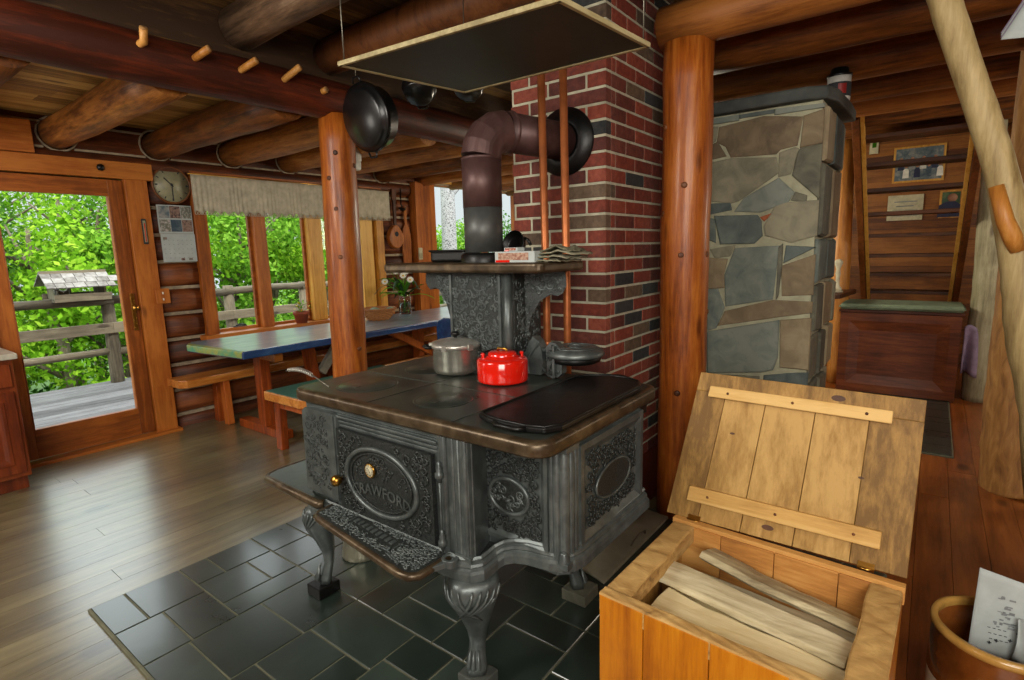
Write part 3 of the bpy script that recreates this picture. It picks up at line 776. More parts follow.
def stove():
    st = thing('cook_stove', (1.55, 1.4, .06), 'large ornate black cast-iron wood cook stove on curved legs', 'stove')
    I = [M['iron'], M['iron_d']]
    # --- carcass: oven block and the set-back firebox block
    b = MB()
    body = [(1.165, 1.925), (1.165, 1.10), (1.172, 1.062), (1.285, 1.10), (1.285, .835), (1.312, .803), (1.80, .803), (1.86, .86), (1.86, 1.925)]
    b.prism(body, UP, .44, .862, 0, .5)
    b.build('body', I, st, bevel=.004)
    # --- top
    X0, X1, Y0, Y1 = 1.145, 1.935, .782, 2.0
    b = MB()
    prof = [(0, .862), (.013, .860), (.016, .866), (.016, .893), (.011, .902), (.002, .9045), (-.012, .9045)]
    base = round_rect(X0 + .016, X1 - .016, Y0 + .016, Y1 - .016, .05, 8)
    cx, cy = (X0 + X1) / 2, (Y0 + Y1) / 2
    def off(P, o_):
        n = len(P); R = []
        for i in range(n):
            a = Vector(P[i - 1]); c = Vector(P[(i + 1) % n]); tt = (c - a).normalized(); nn = Vector((tt.y, -tt.x))
            R.append((P[i][0] + nn.x * o_, P[i][1] + nn.y * o_))
        return R
    rings = [[(p[0], p[1], z) for p in off(base, o_)] for o_, z in prof]
    n = len(base); vs = [p for r in rings for p in r]
    fs = [(l * n + i, l * n + (i + 1) % n, (l + 1) * n + (i + 1) % n, (l + 1) * n + i) for l in range(len(rings) - 1) for i in range(n)]
    b.add(vs, fs, 0, True, .5)
    o = b.build('top_rim', [M['rim']], st); o['label'] = 'worn brownish nickel rim'
    b = MB(); b.prism(off(base, -.011), UP, .864, .9045, 0, .5)
    # raised seams between the top castings
    for x0_, x1_, y0_, y1_ in ((1.17, 1.92, 1.545, 1.549), (1.17, 1.92, 1.135, 1.139), (1.50, 1.504, 1.14, 1.96)):
        b.bx(x0_, x1_, y0_, y1_, .9045, .9062)
    b.build('cooktop', [M['iron_top']], st)
    for x, y, r in ((1.34, 1.76, .115), (1.70, 1.76, .115), (1.34, 1.34, .10), (1.70, 1.36, .10)):
        b = MB(); b.lathe([(0, .9075), (r - .006, .9075), (r - .003, .9060), (r, .9066), (r + .004, .9066), (r + .006, .9046)], (x, y, 0), n=40)
        b.bx(x - r * .55, x - r * .35, y - .012, y + .012, .9074, .9092)
        b.build('lid', [M['iron_top']], st)
    # --- oven front
    FX = lambda x: (lambda u, v, d_: (x - d_, u, v))         # panel looking to -x : u = y, v = z
    FY = lambda y: (lambda u, v, d_: (u, y - d_, v))         # panel looking to -y : u = x, v = z
    b = MB(); f = FX(1.165)
    bevel_panel(b, f, 1.185, 1.755, .455, .842, .0, .006, 0)
    for v in (.80, .815, .832): b.bx(1.155 - (v - .8) * .2, 1.166, 1.19, 1.715, v - .005, v + .004, 0, .5)
    b.build('oven_surround', I, st, bevel=.002)
    od = MB(); f = FX(1.158)
    od.bx(1.142, 1.160, 1.21, 1.705, .482, .79, 1, .5)
    fd = FX(1.142)
    cu, cv, ru, rv = 1.465, .635, .185, .118
    inside = lambda u, v: ((u - cu) / (ru + .012)) ** 2 + ((v - cv) / (rv + .012)) ** 2 > 1
    scrollwork(od, fd, inside, (1.215, 1.70, .488, .785), 101, 190, .012, .034, .0042, 1)
    ring = lambda k, m_, th, n_=48: od.tube([fd(cu + ru * k * math.cos(2 * PI * i / n_), cv + rv * k * math.sin(2 * PI * i / n_), .003) for i in range(n_)], th, 8, m_, .5, closed=True)
    ring(1.0, 0, .009); ring(.86, 1, .003)
    od.lathe([(0, .004), (.8, .004), (1.0, 0)], fd(cu, cv, 0), (-1, 0, 0), 4) if False else None
    scrollwork(od, fd, lambda u, v: ((u - cu) / (ru * .8)) ** 2 + ((v - cv) / (rv * .8)) ** 2 < 1 and not (v < cv - .002 and v > cv - .06), (cu - ru, cu + ru, cv - rv, cv + rv), 7, 26, .008, .017, .003, 1)
    door = od.build('oven_door', I, st)
    b = MB(); text_mesh(b, 'CRAWFORD', .056, lambda u, v, d_: fd(cu - u * .98, cv - .034 - .9 * u * u + v, d_ + .003), 0, .003)
    o = b.build('lettering', [M['iron']], door); o['label'] = 'raised maker lettering'
    b = MB(); q = fd(1.51, .672, .004)
    b.lathe([(.026, 0), (.026, .007), (.0225, .009), (.0215, .006), (0, .006)], q, (-1, 0, 0), 28)
    g_ = b.build('gauge_rim', [M['brass']], door)
    b = MB(); b.lathe([(0, .0072), (.0215, .0072), (.0215, .005)], q, (-1, 0, 0), 28)
    for k in range(12):
        a = k * PI / 6; b.beam(Vector(q) + Vector((-.0075, .014 * math.cos(a), .014 * math.sin(a))), Vector(q) + Vector((-.0075, .018 * math.cos(a), .018 * math.sin(a))), .0015, .0008, (1, 0, 0), 1)
    b.beam(Vector(q) + Vector((-.0078, -.004, -.006)), Vector(q) + Vector((-.0078, .009, .010)), .002, .001, (1, 0, 0), 1)
    o = b.build('gauge_face', [M['cream'], M['ink']], door); o['label'] = 'cream temperature dial'
    b = MB(); b.lathe([(.007, 0), (.007, .014), (.018, .018), (.022, .03), (.018, .043), (0, .048)], (1.144, 1.685, .60), (-1, 0, 0), 20)
    o = b.build('knob', [M['brass']], door); o['label'] = 'brass knob'
    # oven column with the hinge rod
    b = MB()
    b.bx(1.155, 1.175, 1.066, 1.195, .44, .862, 0, .5)
    for y, w_ in ((1.078, .018), (1.104, .010), (1.128, .012), (1.165, .030)): b.cyl((1.156, y, .45), (1.156, y, .86), w_ * .5, n=10)
    b.bx(1.145, 1.175, 1.06, 1.125, .455, .485, 0, .5)
    b.build('pilaster', I, st, bevel=.002)
    for z in (.52, .745):
        b = MB(); b.lathe([(0, -.03), (.006, -.03), (.008, -.018), (.014, -.014), (.014, .0), (.009, .006), (.011, .016), (.006, .024), (.007, .034), (0, .04)], (1.132, 1.165, z), (0, 0, 1), 14)
        b.cyl((1.132, 1.165, z - .006), (1.16, 1.195, z - .006), .006, n=8)
        b.build('hinge', I, st)
    MB().cyl((1.132, 1.165, .46), (1.132, 1.165, .76), .0035, n=8).build('hinge_rod', I, st)
    # left end cover plate of the front (book-like ornate door)
    b = MB(); f = FX(1.150)
    b.prism([(1.925, .50), (1.92, .822), (1.90, .838), (1.73, .842), (1.70, .832), (1.708, .515), (1.75, .50)], f, -.02, .008, 0, .5)
    scrollwork(b, FX(1.144), lambda u, v: True, (1.752, 1.918, .515, .83), 55, 60, .010, .022, .0034, 1)
    b.bx(1.136, 1.15, 1.712, 1.752, .505, .835, 0, .5)
    side = b.build('ash_door', I, st, bevel=.0015)
    b = MB(); b.lathe([(.006, 0), (.006, .016), (.014, .02), (.016, .028), (.012, .036), (0, .04)], (1.20, 1.926, .655), (-.25, 1, 0), 16)
    o = b.build('knob', [M['brass']], side); o['label'] = 'brass knob'
    # firebox front panel with oval
    b = MB(); f = FX(1.285)
    bevel_panel(b, f, .86, 1.135, .50, .84, .028, .012, 0)
    b.bx(1.262, 1.285, .855, 1.13, .815, .83, 0, .5)
    fo = FX(1.280); u0, v0 = 1.008, .655
    scrollwork(b, fo, lambda u, v: ((u - u0) / .085) ** 2 + ((v - v0) / .068) ** 2 > 1, (.885, 1.125, .525, .80), 77, 90, .009, .024, .0036, 1)
    b.tube([fo(u0 + .076 * math.cos(k * PI / 18), v0 + .058 * math.sin(k * PI / 18), .003) for k in range(36)], .007, 8, 0, .5, closed=True)
    b.prism([(u0 + .072 * math.cos(k * PI / 18), v0 + .054 * math.sin(k * PI / 18)) for k in range(36)], fo, -.004, .004, 1, .5)
    scrollwork(b, FX(1.276), lambda u, v: ((u - u0) / .068) ** 2 + ((v - v0) / .05) ** 2 < 1, (u0 - .07, u0 + .07, v0 - .05, v0 + .05), 9, 14, .009, .016, .0034, 0)
    b.build('firebox_panel', I, st)
    # corner column
    b = MB()
    for (x, y, r) in ((1.286, .852, .010), (1.290, .836, .014), (1.302, .818, .018), (1.318, .806, .013), (1.336, .802, .010), (1.352, .801, .006)):
        b.cyl((x, y, .48), (x, y, .86), r, n=14)
    for z in (.485, .85): b.bx(1.272, 1.345, .79, .86, z - .012, z + .01, 0, .5)
    b.lathe([(0, .03), (.012, .022), (.018, 0), (.02, -.01)], (1.288, .812, .50), n=14)
    b.build('corner_column', I, st, bevel=.002)
    # right end panel
    b = MB(); f = FY(.803)
    bevel_panel(b, f, 1.352, 1.795, .505, .842, .045, .014, 0)
    fo = FY(.798); u0, v0 = 1.575, .665
    scrollwork(b, fo, lambda u, v: ((u - u0) / .125) ** 2 + ((v - v0) / .062) ** 2 > 1, (1.40, 1.75, .545, .80), 88, 90, .010, .024, .0036, 1)
    b.prism([(u0 + .115 * math.cos(k * PI / 18), v0 + .054 * math.sin(k * PI / 18) + (.012 if k in (9, 27) else 0)) for k in range(36)], fo, -.004, .006, 1, .5)
    b.tube([fo(u0 + .12 * math.cos(k * PI / 18), v0 + .058 * math.sin(k * PI / 18), .004) for k in range(36)], .005, 6, 0, .5, closed=True)
    b.build('end_panel', I + [M['rim']], st)
    MB().bx(1.80, 1.90, .82, .90, .80, .858).build('end_bracket', [M['black']], st, bevel=.004)
    # --- base skirt : profile swept along the swooping plinth line
    path = [(1.86, 1.935, .405), (1.40, 1.945, .405), (1.21, 1.945, .405), (1.165, 1.925, .405), (1.150, 1.885, .405), (1.150, 1.5, .405), (1.150, 1.16, .405), (1.150, 1.095, .407), (1.158, 1.068, .409), (1.178, 1.048, .413),
            (1.205, 1.043, .420), (1.232, 1.038, .428), (1.258, 1.020, .437), (1.275, .985, .446), (1.284, .94, .452), (1.287, .89, .456), (1.290, .855, .458), (1.300, .826, .458), (1.320, .808, .458), (1.35, .80, .458), (1.5, .798, .458), (1.82, .798, .458)]
    prof = [(0, .075), (.004, .075), (.009, .068), (.008, .060), (.015, .056), (.018, .048), (.016, .043), (.024, .038), (.027, .028), (.027, .004), (.022, 0), (-.02, 0)]
    vs = []; k = len(path)
    for i, (x, y, z) in enumerate(path):
        a = Vector(path[max(0, i - 1)][:2]); c = Vector(path[min(k - 1, i + 1)][:2]); tt = (c - a).normalized(); nn = Vector((tt.y, -tt.x))
        if i == 0: pass
        for o_, h in prof:
            s_ = -1 if False else 1
            vs.append((x + nn.x * o_, y + nn.y * o_, z + h))
    n = len(prof)
    # outward test : first front vertex must lie at smaller x
    i0 = 5 * n + 8
    if vs[i0][0] > path[5][0]:
        vs = [(2 * path[i // n][0] - v[0], 2 * path[i // n][1] - v[1], v[2]) for i, v in enumerate(vs)]
    fs = [(i * n + j, i * n + j + 1, (i + 1) * n + j + 1, (i + 1) * n + j) for i in range(k - 1) for j in range(n - 1)]
    b = MB(); b.add(vs, fs, 0, False, .5)
    b.prism([(1.86, 1.92), (1.165, 1.92), (1.165, 1.09), (1.29, 1.0), (1.30, .84), (1.34, .82), (1.82, .82)], UP, .43, .47, 1, .5)
    b.build('base_skirt', I, st)
    # --- legs
    def leg(x, y, top, dx, dy, zf, kk=1.0):
        b = MB(); n = 16
        prof = [(0, .080, .0), (.05, .088, .004), (.14, .086, .010), (.28, .072, .008), (.44, .052, -.002), (.6, .036, -.010), (.74, .028, -.010), (.84, .030, -.002), (.93, .036, .006), (1.0, .034, .008)]
        prof = [(f, r * kk, o_) for f, r, o_ in prof]
        vs = []
        for f, r, o_ in prof:
            z = top - (top - zf) * f
            for j in range(n):
                a = 2 * PI * j / n
                q = r * (1 + .10 * math.cos(4 * a)) * 1.0
                vs.append((x + dx * o_ * 1.6 + q * math.cos(a), y + dy * o_ * 1.6 + q * math.sin(a), z))
        k = len(prof)
        fs = [(i * n + j, i * n + (j + 1) % n, (i + 1) * n + (j + 1) % n, (i + 1) * n + j) for i in range(k - 1) for j in range(n)]
        fs += [tuple(range(n)), tuple(range((k - 1) * n, k * n))]
        b.add(vs, fs, 0, True, .5)
        # leafwork on the knee
        for sgn in (-1, 1):
            for m_ in range(5):
                an = math.atan2(dy, dx) + sgn * (.25 + .28 * m_)
                H = top - zf
                pts = []
                for s_ in range(7):
                    f = .05 + .34 * s_ / 6 * (1 - .1 * m_)
                    # radius of the knee at f
                    for (f0, r0, o0), (f1, r1, o1) in zip(prof[:-1], prof[1:]):
                        if f0 <= f <= f1:
                            q = (f - f0) / (f1 - f0); r = r0 + (r1 - r0) * q; oo = o0 + (o1 - o0) * q; break
                    aa = an - sgn * .9 * (s_ / 6) ** 2
                    pts.append((x + dx * oo * 1.6 + r * 1.05 * math.cos(aa), y + dy * oo * 1.6 + r * 1.05 * math.sin(aa), top - H * f))
                b.tube(pts, [.003, .0055, .006, .006, .005, .004, .002], 5, 0, .5)
        for m_ in range(3):
            an = math.atan2(dy, dx) + (m_ - 1) * .5
            b.tube([(x + .026 * math.cos(an), y + .026 * math.sin(an), zf + .012), (x + .036 * math.cos(an) + dx * .012, y + .036 * math.sin(an) + dy * .012, zf + .03), (x + .028 * math.cos(an), y + .028 * math.sin(an), zf + .08)], [.006, .009, .003], 6, 0, .5)
        return b.build('leg', I, st)
    leg(1.195, 1.095, .412, -.75, -.35, .062); leg(1.195, 1.925, .412, -.6, .4, .062, .72)
    leg(1.76, 1.06, .45, .5, -.6, .062, .8); leg(1.78, 1.88, .412, .5, .6, .062, .8)
    # --- oven shelf in front (ornate hearth plate)
    b = MB(); zs = .474; sh = [(1.165, 1.765), (1.085, 1.762), (1.062, 1.75), (1.054, 1.722), (.992, 1.215), (.995, 1.18), (1.016, 1.155), (1.165, 1.15)]
    b.prism(sh, UP, zs - .016, zs, 1, .5)
    b.prism([(1.165, 1.70), (1.10, 1.69), (1.06, 1.24), (1.165, 1.20)], UP, zs - .07, zs - .016, 1, .5)
    top = lambda u, v, d_: (u, v, zs + d_)
    lo = lambda v: .992 + (v - 1.215) * .1222
    scrollwork(b, top, lambda u, v: u > lo(v) + .014 and not (lo(v) + .055 < u < lo(v) + .10 and 1.32 < v < 1.60), (1.0, 1.155, 1.165, 1.75), 131, 150, .008, .018, .003, 0)
    for v in (1.32, 1.60): b.bx(lo(v) + .055, lo(v) + .10, v - .002, v + .002, zs, zs + .004, 0, .5)
    for k in range(9): v = 1.345 + k * .028; b.bx(lo(v) + .068, lo(v) + .09, v, v + .014, zs, zs + .004, 0, .5)
    shelf_ = b.build('oven_shelf', I, st)
    b = MB(); b.tube([(u, v, zs - .012) for u, v in sh], .014, 10, 0, .5)
    o = b.build('shelf_rim', [M['rim']], shelf_); o['label'] = 'brownish worn rim'
    b = MB(); b.beam((1.05, 1.165, zs - .012), (1.115, 1.135, zs - .010), .03, .018); b.lathe([(.028, -.012), (.028, .012), (.016, .012), (.016, -.012)], (1.128, 1.13, zs - .008), n=20)
    b.build('shelf_arm', I, shelf_, bevel=.002)
    # --- end shelf on the left
    b = MB(); sh = [(1.60, 1.93), (1.17, 1.93), (1.165, 1.815), (1.137, 1.812), (1.122, 1.832), (1.135, 2.225), (1.155, 2.25), (1.20, 2.265), (1.60, 2.265), (1.64, 2.24), (1.64, 1.93)]
    b.prism(sh, UP, .455, .480, 0, .5)
    es = b.build('end_shelf', [M['iron_top']], st, bevel=.004)
    b = MB(); b.tube([(u, v, .465) for u, v in sh[3:10]], .018, 10, 0, .5)
    o = b.build('shelf_rim', [M['rim']], es); o['label'] = 'greenish worn rim'
    # --- high back with scroll brackets and warming shelf
    b = MB()
    b.prism([(1.735, 1.66), (1.735, 1.365), (1.748, 1.345), (1.765, 1.335), (1.95, 1.335), (1.95, 1.66)], UP, .9, 1.33, 1, .5)
    b.cyl((1.742, 1.352, .905), (1.742, 1.352, 1.33), .018, n=14)
    b.bx(1.72, 1.96, 1.32, 1.68, .905, .925, 0, .5)
    scrollwork(b, FX(1.735), lambda u, v: True, (1.375, 1.66, .93, 1.32), 141, 110, .010, .024, .0036, 0)
    for y in (1.385, 1.655): b.bx(1.728, 1.737, y - .006, y + .006, .93, 1.32, 0, .5)
    scrollwork(b, FY(1.335), lambda u, v: True, (1.765, 1.945, .93, 1.32), 142, 60, .010, .026, .0038, 0)
    b.build('high_back', I, st)
    # left bracket (along +y) and right bracket (curving out along -y)
    br = [(1.65, 1.33), (1.65, .99), (1.66, 1.06), (1.672, 1.14), (1.695, 1.21), (1.73, 1.255), (1.76, 1.265), (1.785, 1.255), (1.80, 1.265), (1.812, 1.285), (1.81, 1.33)]
    b = MB(); b.prism(br, FX(1.75), -.03, .012, 1, .5)
    scrollwork(b, FX(1.738), lambda u, v: u - 1.65 < (v - 1.12) * .6, (1.655, 1.80, 1.1, 1.32), 151, 14, .01, .022, .0034, 0)
    b.build('bracket', I, st, bevel=.002)
    b = MB(); fr = lambda u, v, d_: (1.86 + (u) * .5 - d_ * .86, 1.34 - u * .86 - d_ * .5, v)
    b.prism([(-.07, 1.33), (-.07, .98), (-.03, 1.0), (0, 1.06), (.02, 1.15), (.055, 1.21), (.10, 1.235), (.13, 1.228), (.15, 1.24), (.165, 1.27), (.16, 1.33)], fr, -.02, .02, 1, .5)
    scrollwork(b, lambda u, v, d_: fr(u, v, d_ + .02), lambda u, v: u < .02 or v > 1.235, (-.06, .15, 1.02, 1.325), 152, 26, .01, .022, .0034, 0)
    b.build('bracket', I, st, bevel=.002)
    b = MB(); sp = round_rect(1.665, 2.0, 1.135, 2.03, .04, 6)
    b.prism(sp, UP, 1.332, 1.372, 0, .5)
    o = b.build('warming_shelf', [M['rim']], st, bevel=.012, seg=3)
    # swing trivet shelf on its ornate bracket
    tv = MB(); c = (1.90, 1.135, 1.003)
    tv.lathe([(0, .024), (.07, .024), (.10, .018), (.116, .008), (.120, -.004), (.117, -.012), (.09, -.012), (0, -.012)], c, n=40)
    tv.lathe([(0, -.012), (.104, -.0125), (.108, -.02), (.103, -.034), (.09, -.040), (0, -.040)], c, n=36, mat=1)
    for k in range(3):
        tv.tube([(c[0] + (.03 + .028 * k) * math.cos(a * PI / 12), c[1] + (.03 + .028 * k) * math.sin(a * PI / 12), c[2] + .025 - .002 * k) for a in range(24)], .003, 5, 0, .5, closed=True)
    tr = tv.build('trivet_shelf', [M['iron'], M['black']], st)
    b = MB(); fr = FX(1.83)
    b.prism([(1.318, .905), (1.328, .95), (1.326, 1.0), (1.308, 1.045), (1.285, 1.066), (1.262, 1.05), (1.246, 1.015), (1.24, .96), (1.25, .91)], fr, -.035, .01, 0, .5)
    b.tube([fr(1.31 - .06 * (k / 8) ** 2 + .012 * math.sin(PI * k / 8), .91 + .14 * k / 8, .012) for k in range(9)], .007, 6, 0, .5)
    b.prism([(1.212, .925), (1.216, 1.03), (1.196, 1.052), (1.17, 1.05), (1.148, 1.03), (1.14, .99), (1.142, .93), (1.16, .912), (1.19, .908)], FX(1.815), -.03, .006, 0, .5)
    scrollwork(b, FX(1.808), lambda u, v: True, (1.145, 1.212, .915, 1.045), 161, 12, .010, .020, .0036, 1)
    b.bx(1.795, 1.812, 1.168, 1.178, .912, 1.04, 0, .5)
    b.tube([(1.835, 1.26, 1.02), (1.83, 1.235, 1.012), (1.82, 1.20, 1.03)], .008, 7, 0, .5)
    b.tube([(1.835, 1.26, .945), (1.825, 1.235, .93), (1.805, 1.20, .915), (1.80, 1.175, .912)], .007, 7, 0, .5)
    b.build('trivet_bracket', [M['iron'], M['iron_d']], tr, bevel=.002)
    # smoke collar
    MB().lathe([(.10, 0), (.10, .03), (.088, .04), (.0, .04)], (1.835, 1.545, 1.372), n=36).build('smoke_collar', [M['black']], st)
stove()

# stove pipe with elbow into the brick chimney
def stovepipe():
    t = thing('stove_pipe', (1.835, 1.545, 1.414), 'brown stove pipe with a bent elbow running into the brick chimney', 'stove pipe')
    r = .0825; P = Vector((1.835, 1.545, 0)); D = Vector((2.25 - 1.835, 1.39 - 1.545, 0)).normalized()
    MB().cyl(P + Vector((0, 0, 1.414)), P + Vector((0, 0, 1.60)), r, n=36).build('lower_pipe', [M['soot']], t)['label'] = 'grey lower pipe section'
    b = MB(); b.cyl(P + Vector((0, 0, 1.60)), P + Vector((0, 0, 1.805)), r + .001, n=36)
    b.lathe([(r, -.006), (r + .004, 0), (r, .006)], P + Vector((0, 0, 1.80)), n=36)
    b.build('upper_pipe', [M['pipe']], t)
    b = MB(); R = .115
    c0 = P + Vector((0, 0, 1.805))
    pts = [c0 + D * (R - R * math.cos(a)) + Vector((0, 0, R * math.sin(a))) for a in (0, PI / 6 - .001, PI / 6, PI / 3 - .001, PI / 3, PI / 2)]
    segs = 4; pts = []
    for i in range(segs + 1):
        a = PI / 2 * i / segs; pts.append(c0 + D * (R - R * math.cos(a)) + Vector((0, 0, R * math.sin(a))))
    b.tube(pts, r + .003, 36, 0, .5, smooth=False)
    b.build('elbow', [M['pipe']], t)
    e = pts[-1]
    end = Vector((2.25, 0, e.z)); s_ = (2.25 - e.x) / D.x; end = e + D * s_ + Vector((0, 0, -.018))
    b = MB(); b.cyl(e, end + D * .02, r, n=36)
    b.lathe([(r, -.008), (r + .006, 0), (r, .008)], e + D * .03, D, 36)
    b.build('horizontal_pipe', [M['pipe']], t)
    MB().lathe([(r - .005, .0), (r - .005, .03), (r + .01, .03), (.150, .008), (.152, 0), (.148, -.004), (r - .01, -.004)], (2.2495, end.y, end.z), (-1, 0, 0), 40).build('wall_collar', [M['black']], t)
stovepipe()

def copper(y, x, z1, label):
    t = thing('copper_pipe', (x, y, .014), label, 'pipe', 'copper pipes before the brick chimney')
    MB().tube([(x, y, .014), (x, y, 1.2), (x - .004, y + .01, z1)], .0165, 14).build('tube', [M['copper']], t)
    for z in (1.0,): MB().lathe([(.0165, -.014), (.0185, -.012), (.0185, .012), (.0165, .014)], (x - (.003 if z > 1.2 else 0), y + (.006 if z > 1.2 else 0), z), n=14).build('coupling', [M['copper']], t)
copper(1.352, 2.022, 2.455, 'copper water pipe beside the brick chimney, nearer the stove pipe elbow')
copper(1.25, 2.03, 2.455, 'copper water pipe crossing the black pipe collar on the brick chimney')
# foot blocks under the stove legs
for (x, y, sx, sy, lab, mt) in ((1.185, 1.085, .09, .10, 'dark stone block under the front leg of the stove nearest the wood box', 'capslab'), (1.185, 1.945, .10, .09, 'black block under the far front leg of the stove, below the end shelf', 'black'),
                               (1.775, 1.045, .11, .11, 'grey stone block under the rear leg of the stove behind the wood box', 'stone1')):
    tag(MB().bx(x - sx / 2, x + sx / 2, y - sy / 2, y + sy / 2, .014, .061).build('foot_block', [M[mt]], bevel=.004), lab, 'block', 'blocks under the stove legs')

# things on the stove
def griddle():
    t = thing('cast_iron_griddle', (1.55, .96, .906), 'long black cast-iron griddle lying on the end of the stove top', 'griddle')
    b = MB(); P = [(1.235, 1.085), (1.215, 1.04), (1.205, .99), (1.203, .89), (1.222, .83), (1.27, .802), (1.80, .80), (1.87, .835), (1.905, .90), (1.905, .99), (1.86, 1.06), (1.80, 1.09)]
    b.prism(P, UP, .9065, .926, 0, .5)
    b.build('plate', [M['black']], t, bevel=.006, seg=3)
    b = MB(); n = len(P)
    cx = sum(p[0] for p in P) / n; cy = sum(p[1] for p in P) / n
    b.tube([(cx + (x - cx) * .975, cy + (y - cy) * .95, .926) for x, y in P], .005, 6, 0, .5, closed=True)
    b.build('raised_lip', [M['black']], t)
    for x, y0_, y1_, dx in ((1.207, .885, 1.0, -.02), (1.903, .905, .985, .016)):
        MB().tube([(x, y0_, .917), (x + dx, y0_ + .02, .919), (x + dx * 1.2, (y0_ + y1_) / 2, .92), (x + dx, y1_ - .02, .919), (x, y1_, .917)], .008, 8).build('handle', [M['black']], t)
griddle()

def pot():
    c = Vector((1.69, 1.60, .908))
    t = thing('pressure_cooker', c, 'shiny steel cooking pot with a domed lid and clamped rim on the stove', 'pot')
    b = MB(); b.lathe([(0, 0), (.092, 0), (.107, .008), (.112, .022), (.114, .118), (.116, .122), (.116, .126), (.108, .126), (.106, .02), (0, .012)], c, n=40)
    b.build('body', [M['steel']], t)
    b = MB(); b.lathe([(.118, .116), (.124, .120), (.125, .132), (.119, .138), (.104, .143), (.06, .152), (.02, .157), (0, .157)], c, n=40)
    for k in range(6):
        a = k * PI / 3 + .3; b.box(c + Vector((.124 * math.cos(a), .124 * math.sin(a), .126)), (.012, .024, .026), a)
    l = b.build('lid', [M['chrome']], t)
    MB().lathe([(.008, .156), (.008, .166), (.02, .169), (.022, .178), (.016, .185), (0, .187)], c, n=18).build('knob', [M['black']], l)
    for a in (2.45, -.7):
        d_ = Vector((math.cos(a), math.sin(a), 0)); s_ = Vector((-d_.y, d_.x, 0))
        MB().tube([c + d_ * .12 + s_ * .028 + Vector((0, 0, .122)), c + d_ * .148 + s_ * .026 + Vector((0, 0, .124)), c + d_ * .154 + Vector((0, 0, .125)), c + d_ * .148 - s_ * .026 + Vector((0, 0, .124)), c + d_ * .12 - s_ * .028 + Vector((0, 0, .122))], .008, 8).build('handle', [M['black']], t)
    t.scale = (.87, .87, .95)
pot()

def kettle():
    c = Vector((1.675, 1.335, .908))
    t = thing('red_kettle', c, 'low round red enamel kettle standing on the stove', 'kettle')
    MB().lathe([(0, 0), (.096, 0), (.101, .004), (.102, .012), (.102, .082), (.098, .090), (.090, .093), (.066, .095), (.064, .100), (.060, .101), (0, .101)], c, n=48).build('body', [M['red']], t)
    b = MB(); b.lathe([(.058, .101), (.057, .112), (.05, .117), (.012, .119), (0, .119)], c, n=32)
    l = b.build('lid', [M['red']], t)
    b = MB(); b.tube([c + Vector((.0, .024, .118)), c + Vector((0, .020, .128)), c + Vector((0, -.020, .128)), c + Vector((0, -.024, .118))], .0055, 8)
    b.build('lid_grip', [M['brass']], l)
    for s_ in (-1, 1):
        b = MB(); d_ = Vector((.70, -.71, 0)) * s_
        b.box(c + d_ * .078 + Vector((0, 0, .102)), (.010, .026, .024), math.atan2(d_.y, d_.x))
        b.cyl(c + d_ * .070 + Vector((0, 0, .108)), c + d_ * .086 + Vector((0, 0, .108)), .005, n=8)
        b.build('handle_lug', [M['red']], t, bevel=.002)
    d_ = Vector((.70, -.71, 0)); pts = []
    for i in range(13):
        a = PI * i / 12; q = Vector((math.cos(a) * .076, 0, math.sin(a) * .076)); pts.append(c + d_ * q.x + Vector((.71, .70, 0)) * q.z * .98 + Vector((0, 0, .108 + .004 * math.sin(a))))
    MB().tube(pts, .0045, 8).build('bail_handle', [M['black']], t)
    b = MB(); q = Vector((.93, .36, 0)).normalized()
    b.tube([c + q * .09 + Vector((0, 0, .06)), c + q * .112 + Vector((0, 0, .082)), c + q * .124 + Vector((0, 0, .105))], [.022, .016, .012], 14)
    b.build('spout', [M['red']], t)
kettle()

def lifter():
    t = thing('lid_lifter', (1.225, 1.95, .906), 'stove lid lifter with a coiled wire grip over the front edge of the stove', 'lid lifter')
    a = Vector((1.235, 2.15, .940)); m_ = Vector((1.225, 1.955, .942)); e = Vector((1.222, 1.89, .925)); f = Vector((1.222, 1.845, .9095))
    MB().tube([a + Vector((.0, .02, -.006)), a, (a + m_) / 2 + Vector((0, 0, .012)), m_, e, f], .003, 8).build('rod', [M['wire']], t)
    pts = []; T_ = 15; N = T_ * 12
    for i in range(N):
        q = i / N; ctr = a.lerp(m_, q) + Vector((0, 0, .012 * 4 * q * (1 - q))); an = 2 * PI * T_ * q; r = .0085 * (1 - .25 * abs(2 * q - 1))
        pts.append(ctr + Vector((r * math.cos(an), 0, r * math.sin(an))))
    MB().tube(pts, .0020, 5).build('coil_grip', [M['chrome']], t)
lifter()

# things on the warming shelf
def matchbox(name, c, s, rot, label):
    t = thing(name, c, label, 'matchbox'); R = Matrix.Rotation(rot, 3, 'Z'); c = Vector(c)
    b = MB(); b.box(c + Vector((0, 0, s[2] / 2)), s, R, 0); b.build('sleeve', [M['paper']], t, bevel=.001)
    b = MB(); 
    b.box(c + R @ Vector((-s[0] / 2 - .0004, s[1] * .03, s[2] * .54)), (.0012, s[1] * .76, s[2] * .66), R, 0)
    b.build('printed_label', [M['matchred']], t)
    b = MB(); b.box(c + R @ Vector((-s[0] / 2 - .0006, s[1] * .3, s[2] * .12)), (.0014, s[1] * .36, s[2] * .2), R, 0); b.build('red_band', [M['red']], t)
matchbox('matchbox', (1.745, 1.293, 1.3725), (.065, .185, .042), .05, 'large white and red matchbox on the warming shelf')
matchbox('matchbox', (1.745, 1.315, 1.4155), (.04, .072, .014), -.1, 'small matchbox lying on top of the larger one')
b = MB(); rg = random.Random(12)
